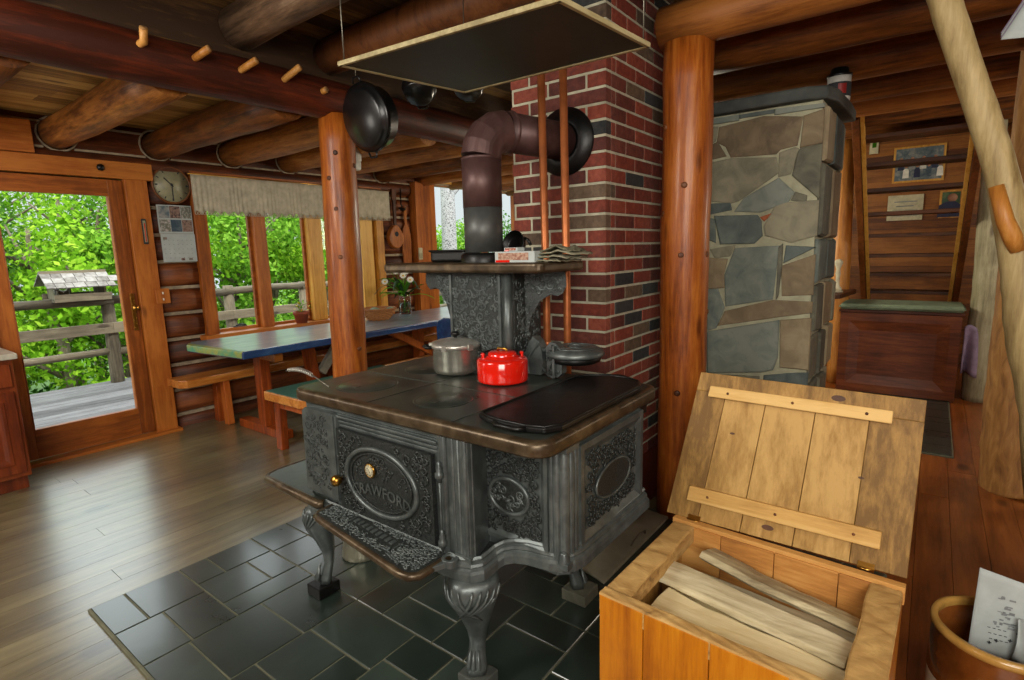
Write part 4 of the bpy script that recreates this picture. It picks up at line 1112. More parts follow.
for l in range(4):
    zz = 1.373 + l * .012
    b.grid(lambda u, v, zz=zz, l=l: (1.73 + .14 * v + .008 * l, 1.205 - (.17 - .03 * abs(l - 2)) * u + .012 * math.sin(v * 5 + l), zz + .004 + .012 * math.sin(PI * u) * (l / 3 + .25) * (1 + .35 * math.sin(9 * u + 5 * v + l)) + .004 * math.sin(23 * u + l) * math.sin(17 * v)), 22, 10, 0, rg.random())
o = b.build('folded_paper_bundle', [M['sackcloth']], fix=False); o.modifiers.new('Solidify', 'SOLIDIFY').thickness = .004
tag(o, 'crumpled stack of folded papers on the right end of the warming shelf', 'paper')
t = thing('loaf_pan', (1.885, 1.76, 1.3725), 'long black iron pan lying behind the stove pipe on the warming shelf', 'pan')
b = MB(); b.prism(round_rect(1.83, 1.94, 1.64, 1.885, .03, 5), UP, 1.373, 1.425, 0, .5); b.build('body', [M['black']], t, bevel=.012, seg=3)
MB().tube([(x, y, 1.424) for x, y in round_rect(1.826, 1.944, 1.636, 1.889, .03, 5)], .005, 6, closed=True).build('rolled_rim', [M['black']], t)
t = thing('iron_pan', (1.95, 1.44, 1.3725), 'black round iron pan standing on edge behind the pipe on the warming shelf', 'pan')
MB().lathe([(0, 0), (.044, 0), (.05, .006), (.060, .026), (.063, .027), (.063, .022), (.054, .0), (.046, -.006), (0, -.006)], (1.955, 1.46, 1.437), (-.97, .1, .25), 32).build('bowl', [M['black']], t)
MB().tube([(1.95, 1.41, 1.47), (1.95, 1.395, 1.462), (1.95, 1.38, 1.44)], [.006, .007, .007], 8).build('handle', [M['black']], t)

# drying rack over the stove
def rack():
    A, B_, C_, D_ = Vector((1.322, 1.765, 2.1)), Vector((1.880, 1.661, 2.1)), Vector((1.897, .835, 2.1)), Vector((1.400, .877, 2.1))
    t = thing('drying_rack', (1.62, 1.28, 2.09), 'pale wood framed dark screen tray hung on wires above the stove', 'drying rack')
    b = MB()
    for p, q in ((A, B_), (B_, C_), (C_, D_), (D_, A)):
        b.beam(p + (q - p).normalized() * -.006, q + (q - p).normalized() * .006, .014, .016)
    b.build('frame', [M['ashframe']], t, bevel=.002)
    b = MB(); b.add([p + Vector((0, 0, dz)) for dz in (-.004, .004) for p in (A, B_, C_, D_)], [(3, 2, 1, 0), (4, 5, 6, 7), (0, 1, 5, 4), (1, 2, 6, 5), (2, 3, 7, 6), (3, 0, 4, 7)])
    b.build('screen', [M['screen']], t)
    ctr = (A + B_ + C_ + D_) / 4
    for p in (A, B_, C_, D_):
        q = p + (ctr - p) * .03
        MB().tube([q + Vector((0, 0, .0)), q + Vector((0, 0, .18)), q + Vector((.01, 0, CEIL - 2.1))], .0022, 6).build('hanging_wire', [M['wire']], t)
rack()

# pegs in the beam and the black pans hung from it
PEG = [((1.085, 2.915, 2.36), (1.10, 2.83, 2.42), 'bent wooden peg in the red beam, nearest the door'), ((1.33, 2.912, 2.36), (1.36, 2.80, 2.395), 'straight wooden peg, second along the red beam from the door'),
       ((1.55, 2.912, 2.355), (1.585, 2.79, 2.395), 'straight wooden peg, third along the red beam from the door'), ((1.79, 2.912, 2.36), (1.83, 2.79, 2.42), 'thin wooden peg, fourth along the red beam from the door'), ((2.03, 2.905, 2.35), (2.035, 2.86, 2.36), 'short orange peg stub at the log post end of the red beam')]
for i, (p, q, lab) in enumerate(PEG):
    p = Vector(p); q = Vector(q); b = MB()
    mid = (p + q) / 2 + (Vector((.02, 0, -.012)) if i == 0 else Vector((0, 0, 0)))
    b.tube([p + (p - q) * .2, mid, q], [.016, .0175, .017], 10)
    b.lathe([(0, 0), (.0165, 0), (.0165, .003), (0, .004)], q, (q - mid), 10, 1)
    tag(b.build('wooden_peg', [M['pale_or'], M['tilegrey']], origin=p), lab, 'peg', 'pegs along the red beam')

def hung_pan(name, c, axis, r, depth, label, lip=.012, kn=False):
    t = thing(name, c, label, 'pan', 'black pans hung under the ceiling'); ax = Vector(axis).normalized(); c = Vector(c)
    MB().lathe([(0, depth), (r * .86, depth), (r * .94, depth - .010), (r, .0), (r + lip, -.002), (r + lip, -.010), (r - .004, -.008), (r * .86, depth - .024), (0, depth - .014)], c, ax, 40).build('bowl', [M['enamel_k']], t)
    if kn:
        MB().lathe([(r + lip, -.012), (r + lip + .004, -.02), (r * .985, -.026), (r * .95, -.10), (r * .85, -.118), (r * .4, -.128), (0, -.13)], c, ax, 40).build('lid', [M['enamel_k']], t)
    up = (Vector((0, 0, 1)) - ax * ax.z).normalized()
    sd = ax.cross(up)
    for s_ in (1, -1):
        q = c + up * (r + lip) * s_
        MB().tube([q + sd * .035, q + up * .03 * s_ + sd * .025, q + up * .03 * s_ - sd * .025, q - sd * .035], .006, 8).build('handle', [M['enamel_k']], t)
    top = c + up * (r + lip + .024)
    MB().tube([top, top + Vector((0, 0, max(.02, CEIL - top.z - .002)))], .0025, 6).build('hook_wire', [M['wire']], t)
hung_pan('roasting_pan', (2.17, 2.70, 2.20), (-.97, -.02, -.22), .178, .03, 'large round black enamel roaster hung beside the log post', kn=True)
hung_pan('hanging_pan', (2.42, 2.50, 2.37), (-.5, -.35, -.8), .09, .05, 'small black pan hung between the roaster and the drying rack')
hung_pan('hanging_pan', (2.52, 2.20, 2.36), (-.4, -.3, -.9), .085, .05, 'small black pan half hidden behind the drying rack corner')

t = thing('ceiling_light', (2.96, 3.85, 2.16), 'small white round ceiling light under a joist near the log post', 'light')
MB().lathe([(0, 0), (.040, .002), (.048, .012), (.05, .04), (.05, .075)], (2.96, 3.85, 2.10), n=24).build('shade', [M['white']], t)
MB().lathe([(.05, 0), (.056, .004), (.056, .10), (0, .10)], (2.96, 3.85, 2.172), n=24).build('base', [M['white']], t)

# ------------------------------------------------------------------ wood box
def wood_box():
    O = Vector((1.205, .65, 0)); a = math.radians(-3.0)
    ey = Vector((math.sin(a), -math.cos(a), 0)) ; ex = Vector((math.cos(a), math.sin(a) * .6, 0)).normalized()
    W, D, H = .64, .515, .50
    P = lambda u, v, z: O + ey * u + ex * v + Vector((0, 0, z))          # u along the front, v back
    t = thing('wood_box', P(W / 2, D / 2, 0), 'open orange pine firewood box with rough worn edges in front of the stove', 'wood box')
    R = Matrix((ex, -ey, Vector((0, 0, 1)))).transposed()
    def bb(b, u0, u1, v0, v1, z0, z1, m=0, rnd=None): b.box(P((u0 + u1) / 2, (v0 + v1) / 2, (z0 + z1) / 2), (v1 - v0, u1 - u0, z1 - z0), R, m, rnd)
    b = MB(); k = [0, .13, .30, .475, .64]
    for u0, u1 in zip(k[:-1], k[1:]): bb(b, u0 + .001, u1 - .001, 0, .020, .0, H - .004, 0)
    b.build('front_panel', [M['box_or']], t, bevel=.003)
    for nm, u0, u1 in (('left_end', 0, .022), ('right_end', W - .022, W)):
        b = MB()
        for v0, v1 in ((.022, .19), (.192, .36), (.362, D)): bb(b, u0, u1, v0, v1, 0, H - .004)
        b.build(nm, [M['box_or']], t, bevel=.003)
    b = MB()
    for u0, u1 in ((.022, .16), (.162, .32), (.322, .49), (.492, W - .022)): bb(b, u0, u1, D - .022, D, 0, H - .002)
    bb(b, -.004, W + .004, D - .016, D + .012, H - .04, H + .010)
    b.build('back_panel', [M['box_iny']], t, bevel=.002)
    b = MB(); bb(b, .022, W - .022, .02, D - .022, .03, .05); b.build('bottom_board', [M['box_in']], t)
    # inner lining, paler bare wood
    b = MB(); bb(b, .022, .034, .02, D - .022, .05, H - .06); bb(b, W - .034, W - .022, .02, D - .022, .05, H - .06); bb(b, .034, W - .034, .02, .03, .05, H - .05)
    b.build('lining', [M['box_in']], t)
    # rough top rails
    rg = random.Random(5)
    def rough(u0, u1, v0, v1, along_u):
        b = MB(); n = 16
        def fn(i, j):
            f, g = i, j
            if along_u: u = u0 + (u1 - u0) * f; v = v0 + (v1 - v0) * g + (.002 * math.sin(13 * f + 4) if g > .9 else 0)
            else: v = v0 + (v1 - v0) * f; u = u0 + (u1 - u0) * g + (.002 * math.sin(11 * f + 2) if g > .9 else 0)
            e = min(1, min(g, 1 - g) * 14)
            return P(u, v, H - .004 + .005 * e + .0008 * math.sin(40 * f + 9 * g) * e)
        b.grid(fn, 40, 16, 0, .5, False)
        c = MB(); bb(b, min(u0, u1) + .001, max(u0, u1) - .001, min(v0, v1) + .001, max(v0, v1) - .001, H - .05, H - .003)
        return b.build('top_rail', [M['raw_top']], t, fix=False)
    rough(0, W, 0, .038, True); rough(.0, .075, .038, D - .02, False); rough(W, W - .075, .038, D - .02, False)
    # lid leaning open against nothing, hinged at the back
    l0, l1, l2, l3 = Vector((1.725, .668, .512)), Vector((1.725, -.010, .510)), Vector((1.850, -.016, .982)), Vector((1.850, .605, .991))
    nrm = (l1 - l0).cross(l3 - l0).normalized()
    if nrm.x > 0: nrm = -nrm
    Q = lambda f, g, d_: (l0.lerp(l1, f)).lerp(l3.lerp(l2, f), g) + nrm * d_
    def slab(b, f0, f1, g0, g1, d0, d1, m=0, rnd=None):
        vs = [Q(f, g, d_) for d_ in (d0, d1) for f, g in ((f0, g0), (f1, g0), (f1, g1), (f0, g1))]
        b.add(vs, [(3, 2, 1, 0), (4, 5, 6, 7), (0, 1, 5, 4), (1, 2, 6, 5), (2, 3, 7, 6), (3, 0, 4, 7)], m, False, rnd)
    b = MB(); k = [0, .155, .305, .535, .80, 1]
    slab(b, 0, 1, .875, 1, -.022, 0, 0, .3); slab(b, 0, .155, 0, .875, -.022, 0, 0, .12); slab(b, .80, 1, 0, .875, -.022, 0, 0, .2)
    for f0, f1 in ((.155, .355), (.355, .58), (.58, .80)): slab(b, f0 + .0015, f1 - .0015, .0, .874, -.022, -.001, 0, rg.uniform(.45, .85))
    lid = b.build('lid', [M['lid'], M['box_iny']], t, bevel=.002)
    for f0, f1, g0, g1 in ((.075, .885, .84, .915), (.09, .90, .125, .225)):
        b = MB(); slab(b, f0, f1, g0 + .0, g1 + .0, .0, .020, 0, rg.random()); c = b.build('cleat', [M['cleat']], lid, bevel=.003)
        for q in (.12, .5, .88):
            p = Q(f0 + (f1 - f0) * q, (g0 + g1) / 2, .0195); MB().lathe([(0, .002), (.004, .001), (.005, 0)], p, nrm, 10).build('screw', [M['dkwood']], c)
    for f, g, w_ in ((.665, .945, .030), (.47, .075, .026), (.80, .50, .012), (.23, .62, .012)):
        q = [(f + w_ * math.cos(k * PI / 8), g + w_ * .62 * math.sin(k * PI / 8)) for k in range(16)]
        b = MB(); b.prism(q, Q, -.004, .0008, 0, .2); b.build('knot', [M['knot']], lid)
    for f in (.14, .86):
        b = MB(); slab(b, f - .03, f + .03, -.004, .03, .0, .003); b.tube([Q(f - .03, -.01, .002), Q(f + .03, -.01, .002)], .005, 8)
        b.build('hinge', [M['brass']], lid)
    return P, W, D, H
BP, BW, BD, BH = wood_box()

def split_log(p0, p1, w, h, roll, seed, mt, label):
    rg = random.Random(seed); p0 = Vector(p0); p1 = Vector(p1); d_ = (p1 - p0).normalized()
    sd = d_.cross(Vector((0, 0, 1))).normalized(); up = sd.cross(d_)
    R = Matrix.Rotation(roll, 3, d_); sd = R @ sd; up = R @ up
    sec = [(-.5, -.35), (-.15, -.5), (.3, -.45), (.5, -.1), (.42, .4), (.05, .5), (-.42, .42)]
    b = MB(); k = 12; vs = []
    for i in range(k + 1):
        f = i / k; p = p0.lerp(p1, f) + up * .004 * math.sin(f * 7 + seed) + sd * .005 * math.sin(f * 5 + seed * 2)
        s_ = 1 - .12 * f
        for x, y in sec:
            vs.append(p + sd * (x * w * s_ + rg.uniform(-.0018, .0018)) + up * (y * h * s_ + rg.uniform(-.0018, .0018)))
    n = len(sec)
    fs = [(i * n + j, i * n + (j + 1) % n, (i + 1) * n + (j + 1) % n, (i + 1) * n + j) for i in range(k) for j in range(n)] + [tuple(range(n)), tuple(range(k * n, k * n + n))]
    b.add(vs, fs, 0, False, rg.random())
    tag(b.build('firewood_split', [M[mt]], bevel=.003), label, 'firewood', 'firewood splits in the wood box')
split_log((1.50, .580, .438), (1.425, .085, .425), .105, .034, .10, 1, 'fire2', 'grey weathered split lying across the top of the firewood')
split_log((1.635, .50, .452), (1.555, .05, .418), .115, .034, -.30, 2, 'fire2', 'pale grey split leaning at the back of the open wood box')
split_log((1.395, .555, .405), (1.335, .085, .395), .125, .045, .04, 3, 'fire1', 'fresh yellow split in the middle of the wood box, topmost of the yellow ones')
split_log((1.295, .565, .392), (1.265, .10, .385), .10, .05, -.06, 4, 'fire1', 'fresh yellow split nearest the orange front of the wood box')
split_log((1.50, .57, .36), (1.46, .075, .355), .11, .055, .1, 5, 'fire1', 'fresh split under the grey ones in the wood box')
split_log((1.61, .57, .35), (1.59, .075, .345), .10, .06, .2, 6, 'fire2', 'weathered split low at the back of the wood box')
split_log((1.32, .56, .30), (1.31, .08, .295), .15, .07, 0, 7, 'fire1', 'thick split low under the yellow firewood in the wood box')
split_log((1.52, .56, .27), (1.51, .08, .27), .16, .07, 0, 8, 'fire1', 'thick split at the bottom of the wood box')

# ------------------------------------------------------------------ crock with newspaper
c = Vector((1.890, -.228, 0)); t = thing('stoneware_crock', c, 'brown and white glazed stoneware crock with a tan rim beside the wood box', 'crock')
R_ = .152
MB().lathe([(0, .02), (.125, .02), (.132, 0), (.143, .02), (.150, .06), (R_, .15), (R_, .185)], c, n=48).build('white_base', [M['crock_w']], t)['label'] = 'white glazed lower half'
MB().lathe([(R_, .185), (R_ + .0015, .187), (R_ + .001, .30), (R_ - .002, .325), (R_ - .001, .330), (R_ - .014, .330), (R_ - .018, .20), (R_ - .022, .03), (0, .025)], c, n=48).build('brown_wall', [M['crock_b']], t)['label'] = 'brown glazed upper half and inside'
MB().lathe([(R_ - .001, .328), (R_ + .004, .334), (R_ + .005, .344), (R_, .352), (R_ - .012, .352), (R_ - .016, .342), (R_ - .014, .328)], c, n=48).build('rim', [M['crock_r']], t)['label'] = 'tan glazed rim'
for s_ in (1,):
    q = c + Vector((-.80, -.60, 0)) * (R_ + .002)
    b = MB(); b.tube([q + Vector((.03, -.035, .285)), q + Vector((-.012, -.012, .292)), q + Vector((-.012, .006, .292)), q + Vector((-.02, .04, .285))], .008, 8); b.build('lug', [M['crock_b']], t)

def newspaper():
    o3 = Vector((1.90, -.165, .25)); ux = Vector((.30, -.95, -.10)).normalized(); uz = Vector((.10, -.03, .98)).normalized(); nn = ux.cross(uz).normalized()
    if nn.x > 0: nn = -nn
    t = thing('newspaper', o3, 'folded newspaper page stuck upright in the brown crock', 'newspaper')
    def F(u, v, d_): return o3 + ux * u + uz * v + nn * (d_ + .012 * math.sin(u * 9) * (v / .2))
    b = MB(); b.grid(lambda i, j: F(.20 * i, .25 * j - .03 * i * j, 0), 16, 12, 0, .6)
    s_ = b.build('sheet', [M['paper']], t, fix=False); s_.modifiers.new('Solidify', 'SOLIDIFY').thickness = .003
    rg = random.Random(8)
    b = MB()
    def blot(u, v, w, h, m): b.add([F(u, v, .0028), F(u + w, v, .0028), F(u + w, v + h, .0028), F(u, v + h, .0028)], [(0, 1, 2, 3)], m, False, rg.random())
    for k in range(26):
        blot(.045 + rg.random() * .04, .09 + rg.random() * .09, rg.uniform(.004, .016), rg.uniform(.002, .008), 1)
    for k in range(12):
        blot(.035 + .012 * (k % 4) + .004 * (k // 4), .085 - .016 * (k // 4), .007, .002, 0); 
    for (u, v) in ((.055, .05), (.085, .06), (.10, .085), (.105, .12), (.115, .15), (.115, .165), (.04, .04)):
        blot(u, v, .010, .003, 0); blot(u + .0035, v - .0035, .003, .010, 0)
    for k in range(8): blot(.13, .10 + .011 * k, .05, .0022, 1)
    b.build('newsprint_lines', [M['ink'], M['inkg']], t, fix=False)
    b = MB(); b.grid(lambda i, j: F(.09 + .085 * i, .02 + .12 * j - .02 * i, .022 + .012 * math.sin(6 * i + 3 * j)), 10, 8, 0, .3)
    s_ = b.build('loose_sheet', [M['paper']], t, fix=False); s_.modifiers.new('Solidify', 'SOLIDIFY').thickness = .002
newspaper()

# grey sheet with a wire handle on the floor by the brick chimney, fluted pot under the stove
t = thing('grey_ash_tray', (2.25, 1.09, .014), 'flat grey sheet-metal ash tray with a wire handle at the foot of the brick chimney', 'ash tray')
b = MB(); b.prism([(1.90, 1.0), (2.60, .995), (2.60, 1.0), (2.62, 1.16), (1.94, 1.162), (1.93, 1.10)], UP, .015, .03, 0, .5); b.build('sheet', [M['sheetgrey']], t, bevel=.004)
MB().tube([(2.22, 1.03, .031), (2.24, 1.025, .05), (2.30, 1.02, .062), (2.36, 1.02, .05), (2.37, 1.025, .031)], .004, 6).build('wire_handle', [M['wire']], t)
t = thing('fluted_pot', (1.47, 2.08, .014), 'small pale fluted pot standing on the slate under the stove', 'pot')
MB().lathe([(0, .0), (.088, .0), (.092, .006), (.088, .03), (.078, .10), (.08, .105), (.074, .105), (.07, .02), (0, .012)], (1.47, 2.06, .0145), n=64, mod=lambda a: 1 + .018 * math.cos(24 * a)).build('body', [M['fluted']], t)
MB().lathe([(.079, .1), (.083, .104), (.079, .108), (.074, .104)], (1.47, 2.06, .0145), n=48).build('rim', [M['fluted']], t)

# ------------------------------------------------------------------ trestle table, benches and what stands on them
def table():
    t = thing('trestle_table', (3.4, 4.25, 0), 'long blue-topped wooden trestle table along the window wall', 'table')
    b = MB(); top = [(1.868, 3.825), (1.835, 4.20), (1.80, 4.56), (1.88, 4.70), (4.95, 4.70), (4.95, 3.85), (4.0, 3.83)]
    b.prism(top, UP, .70, .758, 0, .5)
    tp = b.build('tabletop', [M['blue']], t, bevel=.012, seg=3)
    b = MB(); b.prism([(1.885, 3.838), (1.853, 4.20), (1.82, 4.56), (1.89, 4.69), (4.94, 4.69), (4.94, 3.862), (4.0, 3.842)], UP, .75, .7588, 0, .5); b.build('glare_layer', [M['blue_glare']], tp)['label'] = 'pale grey-blue layer imitating window glare'
    b = MB(); b.prism([(1.862, 3.84), (1.83, 4.20), (1.796, 4.555), (1.835, 4.62), (1.86, 4.56), (1.90, 3.84)], UP, .708, .7595, 0, .5)
    b.build('painted_end', [M['bluegreen']], tp, bevel=.008)['label'] = 'multicoloured painted table end'
    for x in (2.20, 4.20):
        for y in ((4.22,) if x < 3 else (3.98, 4.55)):
            b = MB(); b.beam((x, y, 0), (x, y, .70), .10, .085, (1, 0, 0)); b.build('leg', [M['leg_z']], t, bevel=.006)
        b = MB(); b.beam((x, 3.95, .66), (x, 4.58, .66), .07, .08); b.build('cross_rail', [M['bench_x']], t, bevel=.004)
        b = MB(); b.beam((x, 3.92, .035), (x, 4.60, .035), .09, .07); b.build('foot_rail', [M['leg_z']], t, bevel=.006)
    b = MB(); b.beam((2.66, 4.30, .70), (2.76, 4.34, .0), .10, .08, (1, 0, 0)); b.build('leg', [M['leg_z']], t, bevel=.006)
    b = MB(); b.beam((2.78, 4.30, .38), (3.05, 4.30, .70), .05, .075); b.build('brace', [M['greyleg']], t, bevel=.004)
    b = MB(); b.beam((4.22, 4.2, .28), (3.45, 4.2, .695), .06, .07); b.build('brace', [M['leg_z']], t, bevel=.004)
    b = MB(); b.beam((2.2, 4.26, .28), (4.2, 4.26, .28), .05, .09); b.build('stretcher', [M['bench_x']], t, bevel=.004)
table()
def bench(name, x0, x1, y0, y1, z, label, mt, legs, paint=None):
    t = thing(name, ((x0 + x1) / 2, (y0 + y1) / 2, 0), label, 'bench')
    b = MB(); b.prism([(x0 + .05, y0), (x0, y0 + .05), (x0, y1), (x1, y1), (x1, y0)], UP, z - .065, z, 0, .7); st_ = b.build('seat', [mt], t, bevel=.006)
    if paint:
        b = MB(); b.prism([(x0 + .06, y0 + .012), (x0 + .012, y0 + .06), (x0 + .012, y1 - .012), (x1 - .012, y1 - .012), (x1 - .012, y0 + .012)], UP, z - .002, z + .003, 0, .5); b.build('painted_top', [paint], st_)
    for x in legs:
        for y, s_ in ((y0 + .06, 1), (y1 - .06, -1)):
            b = MB(); b.beam((x, y - .02 * s_, 0), (x, y, z - .045), .075, .055, (1, 0, 0)); b.build('leg', [M['leg_z']], t, bevel=.005)
        b = MB(); b.bx(x - .025, x + .025, y0 + .05, y1 - .05, z - .13, z - .046); b.build('cleat', [M['leg_z']], t, bevel=.004)
bench('long_bench', 1.775, 4.7, 4.70, 4.955, .45, 'long orange pine bench between the blue table and the log wall', M['bench_x'], (2.14, 3.3, 4.5))
bench('painted_bench', 1.975, 3.05, 3.30, 3.80, .455, 'low bench with a worn teal seat on the stove side of the blue table', M['bench_x'], (2.06, 2.95), M['teal'])
t = thing('blue_chair', (3.66, 3.5, 0), 'small chair with a rounded blue back, seen behind the steel pot', 'chair')
b = MB(); pr = [(-.17, .62), (-.175, .74), (-.15, .80), (-.08, .83), (.08, .83), (.15, .80), (.175, .74), (.17, .62)]
b.prism(pr, lambda u, v, d_: (3.545 + d_ + .0 * u, 3.42 + u, v), 0, .025, 0, .5); b.build('backrest', [M['blue']], t, bevel=.008)
b = MB(); b.prism(round_rect(3.55, 3.93, 3.25, 3.60, .05, 4), UP, .42, .45, 0, .5); b.build('seat', [M['bench_x']], t, bevel=.006)
for x in (3.565, 3.89):
    for y in (3.28, 3.56):
        b = MB(); b.cyl((x, y, 0), (x, y, .62 if x < 3.7 else .42), .017, n=10); b.build('leg', [M['leg_z']], t)

# basket
c = Vector((3.56, 4.42, .76)); t = thing('wicker_basket', c, 'shallow round wicker bowl with cloth inside on the blue table', 'basket')
b = MB()
for l in range(9):
    f = l / 8; r = .10 + .075 * f ** .8; z = .008 + .10 * f
    pts = [c + Vector((r * math.cos(a * PI / 24), r * math.sin(a * PI / 24), z + .004 * math.sin(a * PI / 24 * 12 + l * PI))) for a in range(48)]
    b.tube(pts, .0075, 6, 0, .5, closed=True)
b.lathe([(0, .004), (.10, .006), (.172, .105), (.168, .105), (.096, .012), (0, .01)], c, n=36)
b.build('woven_body', [M['wicker']], t)
MB().tube([c + Vector((.178 * math.cos(a * PI / 18), .178 * math.sin(a * PI / 18), .112)) for a in range(36)], .010, 8, closed=True).build('rim', [M['wicker']], t)
b = MB(); b.grid(lambda u, v: c + Vector(((u - .5) * .24, (v - .5) * .24, .085 + .03 * math.sin(7 * u + 1) * math.sin(6 * v) + .012 * math.sin(19 * u + 11 * v))), 20, 20, 0, .4)
o = b.build('napkin', [M['sage']], None, fix=False); tag(o, 'crumpled green-grey napkin lying in the wicker bowl', 'napkin')
# flowers in a jar
c = Vector((4.05, 4.57, .76)); t = thing('glass_jar', c, 'clear glass jar holding daisies on the blue table', 'jar')
MB().lathe([(0, 0), (.062, 0), (.068, .008), (.068, .17), (.058, .20), (.058, .235), (.054, .235), (.054, .20), (.063, .168), (.063, .012), (0, .010)], c, n=32).build('glass', [M['jar']], t)
MB().lathe([(0, .012), (.061, .013), (.061, .12), (0, .121)], c, n=24).build('water', [M['jar']], t)
t = thing('daisy_bouquet', c + Vector((0, 0, .02)), 'daisies and arching green leaves standing in the glass jar', 'flowers')
rg = random.Random(14)
for k in range(7):
    a = rg.uniform(0, 2 * PI); L = rg.uniform(.05, .16); h = rg.uniform(.32, .50)
    if k == 0: a, L, h = 2.6, .20, .36
    if k == 1: a, L, h = 2.3, .15, .50
    tip = c + Vector((L * math.cos(a), L * math.sin(a), h))
    s_ = MB().tube([c + Vector((.03 * math.cos(a + 3), .03 * math.sin(a + 3), .02)), c + Vector((.01 * math.cos(a), .01 * math.sin(a), .22)), c + Vector((L * .5 * math.cos(a), L * .5 * math.sin(a), h * .75)), tip], .003, 5).build('stem', [M['greenleaf']], t)
    b = MB()
    n_ = Vector((-.6, -.6, .5)).normalized(); e1 = n_.cross(Vector((0, 0, 1))).normalized(); e2 = n_.cross(e1)
    for q in range(12):
        an = 2 * PI * q / 12; dd = e1 * math.cos(an) + e2 * math.sin(an); sd = n_.cross(dd)
        b.add([tip + dd * .008 - sd * .004, tip + dd * .008 + sd * .004, tip + dd * .034 + sd * .007 + n_ * .003, tip + dd * .036 - sd * .007 + n_ * .003], [(0, 1, 2, 3)], 0, False, .8)
    b.lathe([(.012, 0), (.009, .006), (0, .009)], tip, n_, 10, 1)
    b.build('bloom', [M['petal'], M['yellow']], s_, fix=False)
for k in range(26):
    a = rg.uniform(0, 2 * PI) if k > 8 else rg.uniform(2.0, 3.4); L = rg.uniform(.14, .34); h = rg.uniform(.22, .44)
    b = MB(); pts = []
    droop = rg.uniform(.05, .22) if k % 2 else rg.uniform(-.05, .06)
    def F(u, v, a=a, L=L, h=h, droop=droop):
        r = L * u; z = .19 + (h - .19) * math.sin(min(1, u * 1.25) * PI / 2) - droop * u ** 3
        w = .026 * math.sin(PI * min(1, .06 + u * .94)) * (v - .5) * 2
        return c + Vector((r * math.cos(a) - w * math.sin(a), r * math.sin(a) + w * math.cos(a), z - abs(v - .5) * .012))
    b.grid(F, 8, 2, 0, rg.random()); b.build('leaf', [M['greenleaf'] if k < 17 else M['darkleaf']], t, fix=False)
# pot plant on the sill
c = Vector((3.03, 4.945, .76)); t = thing('potted_plant', c, 'small terracotta flower pot with a yellow-green plant on the window sill', 'potted plant')
MB().lathe([(0, 0), (.052, 0), (.070, .085), (.078, .085), (.078, .115), (.070, .115), (.066, .10), (0, .098)], c, n=28).build('pot', [M['terra']], t)
b = MB(); rg = random.Random(3)
for k in range(46):
    a = rg.uniform(0, 2 * PI); r = rg.uniform(.01, .095); z = rg.uniform(.11, .20); p = c + Vector((r * math.cos(a), r * .5 * math.sin(a), z)); d_ = Vector((math.cos(a), math.sin(a) * .4, rg.uniform(-.2, .6))).normalized(); s_ = d_.cross(Vector((0, 0, 1))).normalized() * .012
    b.add([p, p + d_ * .02 + s_, p + d_ * .044, p + d_ * .02 - s_], [(0, 1, 2, 3)], 0 if k % 5 else 1, False, rg.random())
    if k % 4 == 0: b.tube([c + Vector((0, 0, .1)), p], .002, 4)
b.build('foliage', [M['greenleaf'], M['yellow']], t, fix=False)

# ------------------------------------------------------------------ on the log wall
YW = 4.985
t = thing('wall_clock', (1.998, YW, 1.90), 'round olive-faced wall clock with thin dark rim above the calendar', 'clock')
q = (1.998, 4.99, 2.01)
MB().lathe([(0, 0), (.148, 0), (.150, .012), (.144, .026), (.136, .026), (.134, .018)], q, (0, -1, 0), 48).build('case', [M['dkwood']], t)
b = MB(); b.lathe([(0, .0185), (.136, .0185), (.136, .016)], q, (0, -1, 0), 48)
b.build('face', [M['clockface']], t)
b = MB()
for k in range(12):
    a = k * PI / 6; u = Vector((math.sin(a), 0, math.cos(a))); p = Vector(q) + Vector((0, -.0195, 0))
    b.beam(p + u * .105, p + u * .124, .012 if k % 3 == 0 else .007, .001, (0, 1, 0))
b.build('hour_marks', [M['ink']], t)
b = MB(); p = Vector(q) + Vector((0, -.021, 0))
for a, L, w_ in ((math.radians(-45), .078, .009), (math.radians(180), .105, .006)):
    u = Vector((math.sin(a), 0, math.cos(a))); b.beam(p - u * .015, p + u * L, w_, .0015, (0, 1, 0))
b.lathe([(0, .004), (.009, .003), (.009, 0)], p, (0, -1, 0), 12)
b.build('hands', [M['ink']], t)

t = thing('wall_calendar', (1.985, 4.99, 1.38), 'white photo calendar hanging open on the log wall below the clock', 'calendar')
b = MB(); b.bx(1.868, 2.128, 4.978, 4.986, 1.625, 1.852); up_ = b.build('upper_page', [M['paper']], t)
b = MB(); b.bx(1.872, 2.130, 4.974, 4.982, 1.395, 1.622); lo_ = b.build('lower_page', [M['paper']], t)
for i in range(3):
    for j in range(2):
        b = MB(); b.bx(1.876 + i * .084, 1.876 + i * .084 + .078, 4.9755, 4.979, 1.640 + j * .108, 1.640 + j * .108 + .096); b.build('photo', [[M['photo_m'], M['photo_b'], M['photo_g']][(i + j) % 3] if (i + j) % 2 else M['photo_m']], up_)
b = MB()
for i in range(7):
    for j in range(5): b.bx(1.888 + i * .034, 1.888 + i * .034 + .008, 4.9725, 4.975, 1.425 + j * .036, 1.429 + j * .036, 0)
b.build('day_numbers', [M['inkg']], lo_)
for x, z in ((1.886, 1.575), (2.005, 1.405), (2.065, 1.405)):
    b = MB(); b.bx(x, x + .028, 4.9715, 4.975, z, z + .02); b.build('photo', [M['photo_m']], lo_)

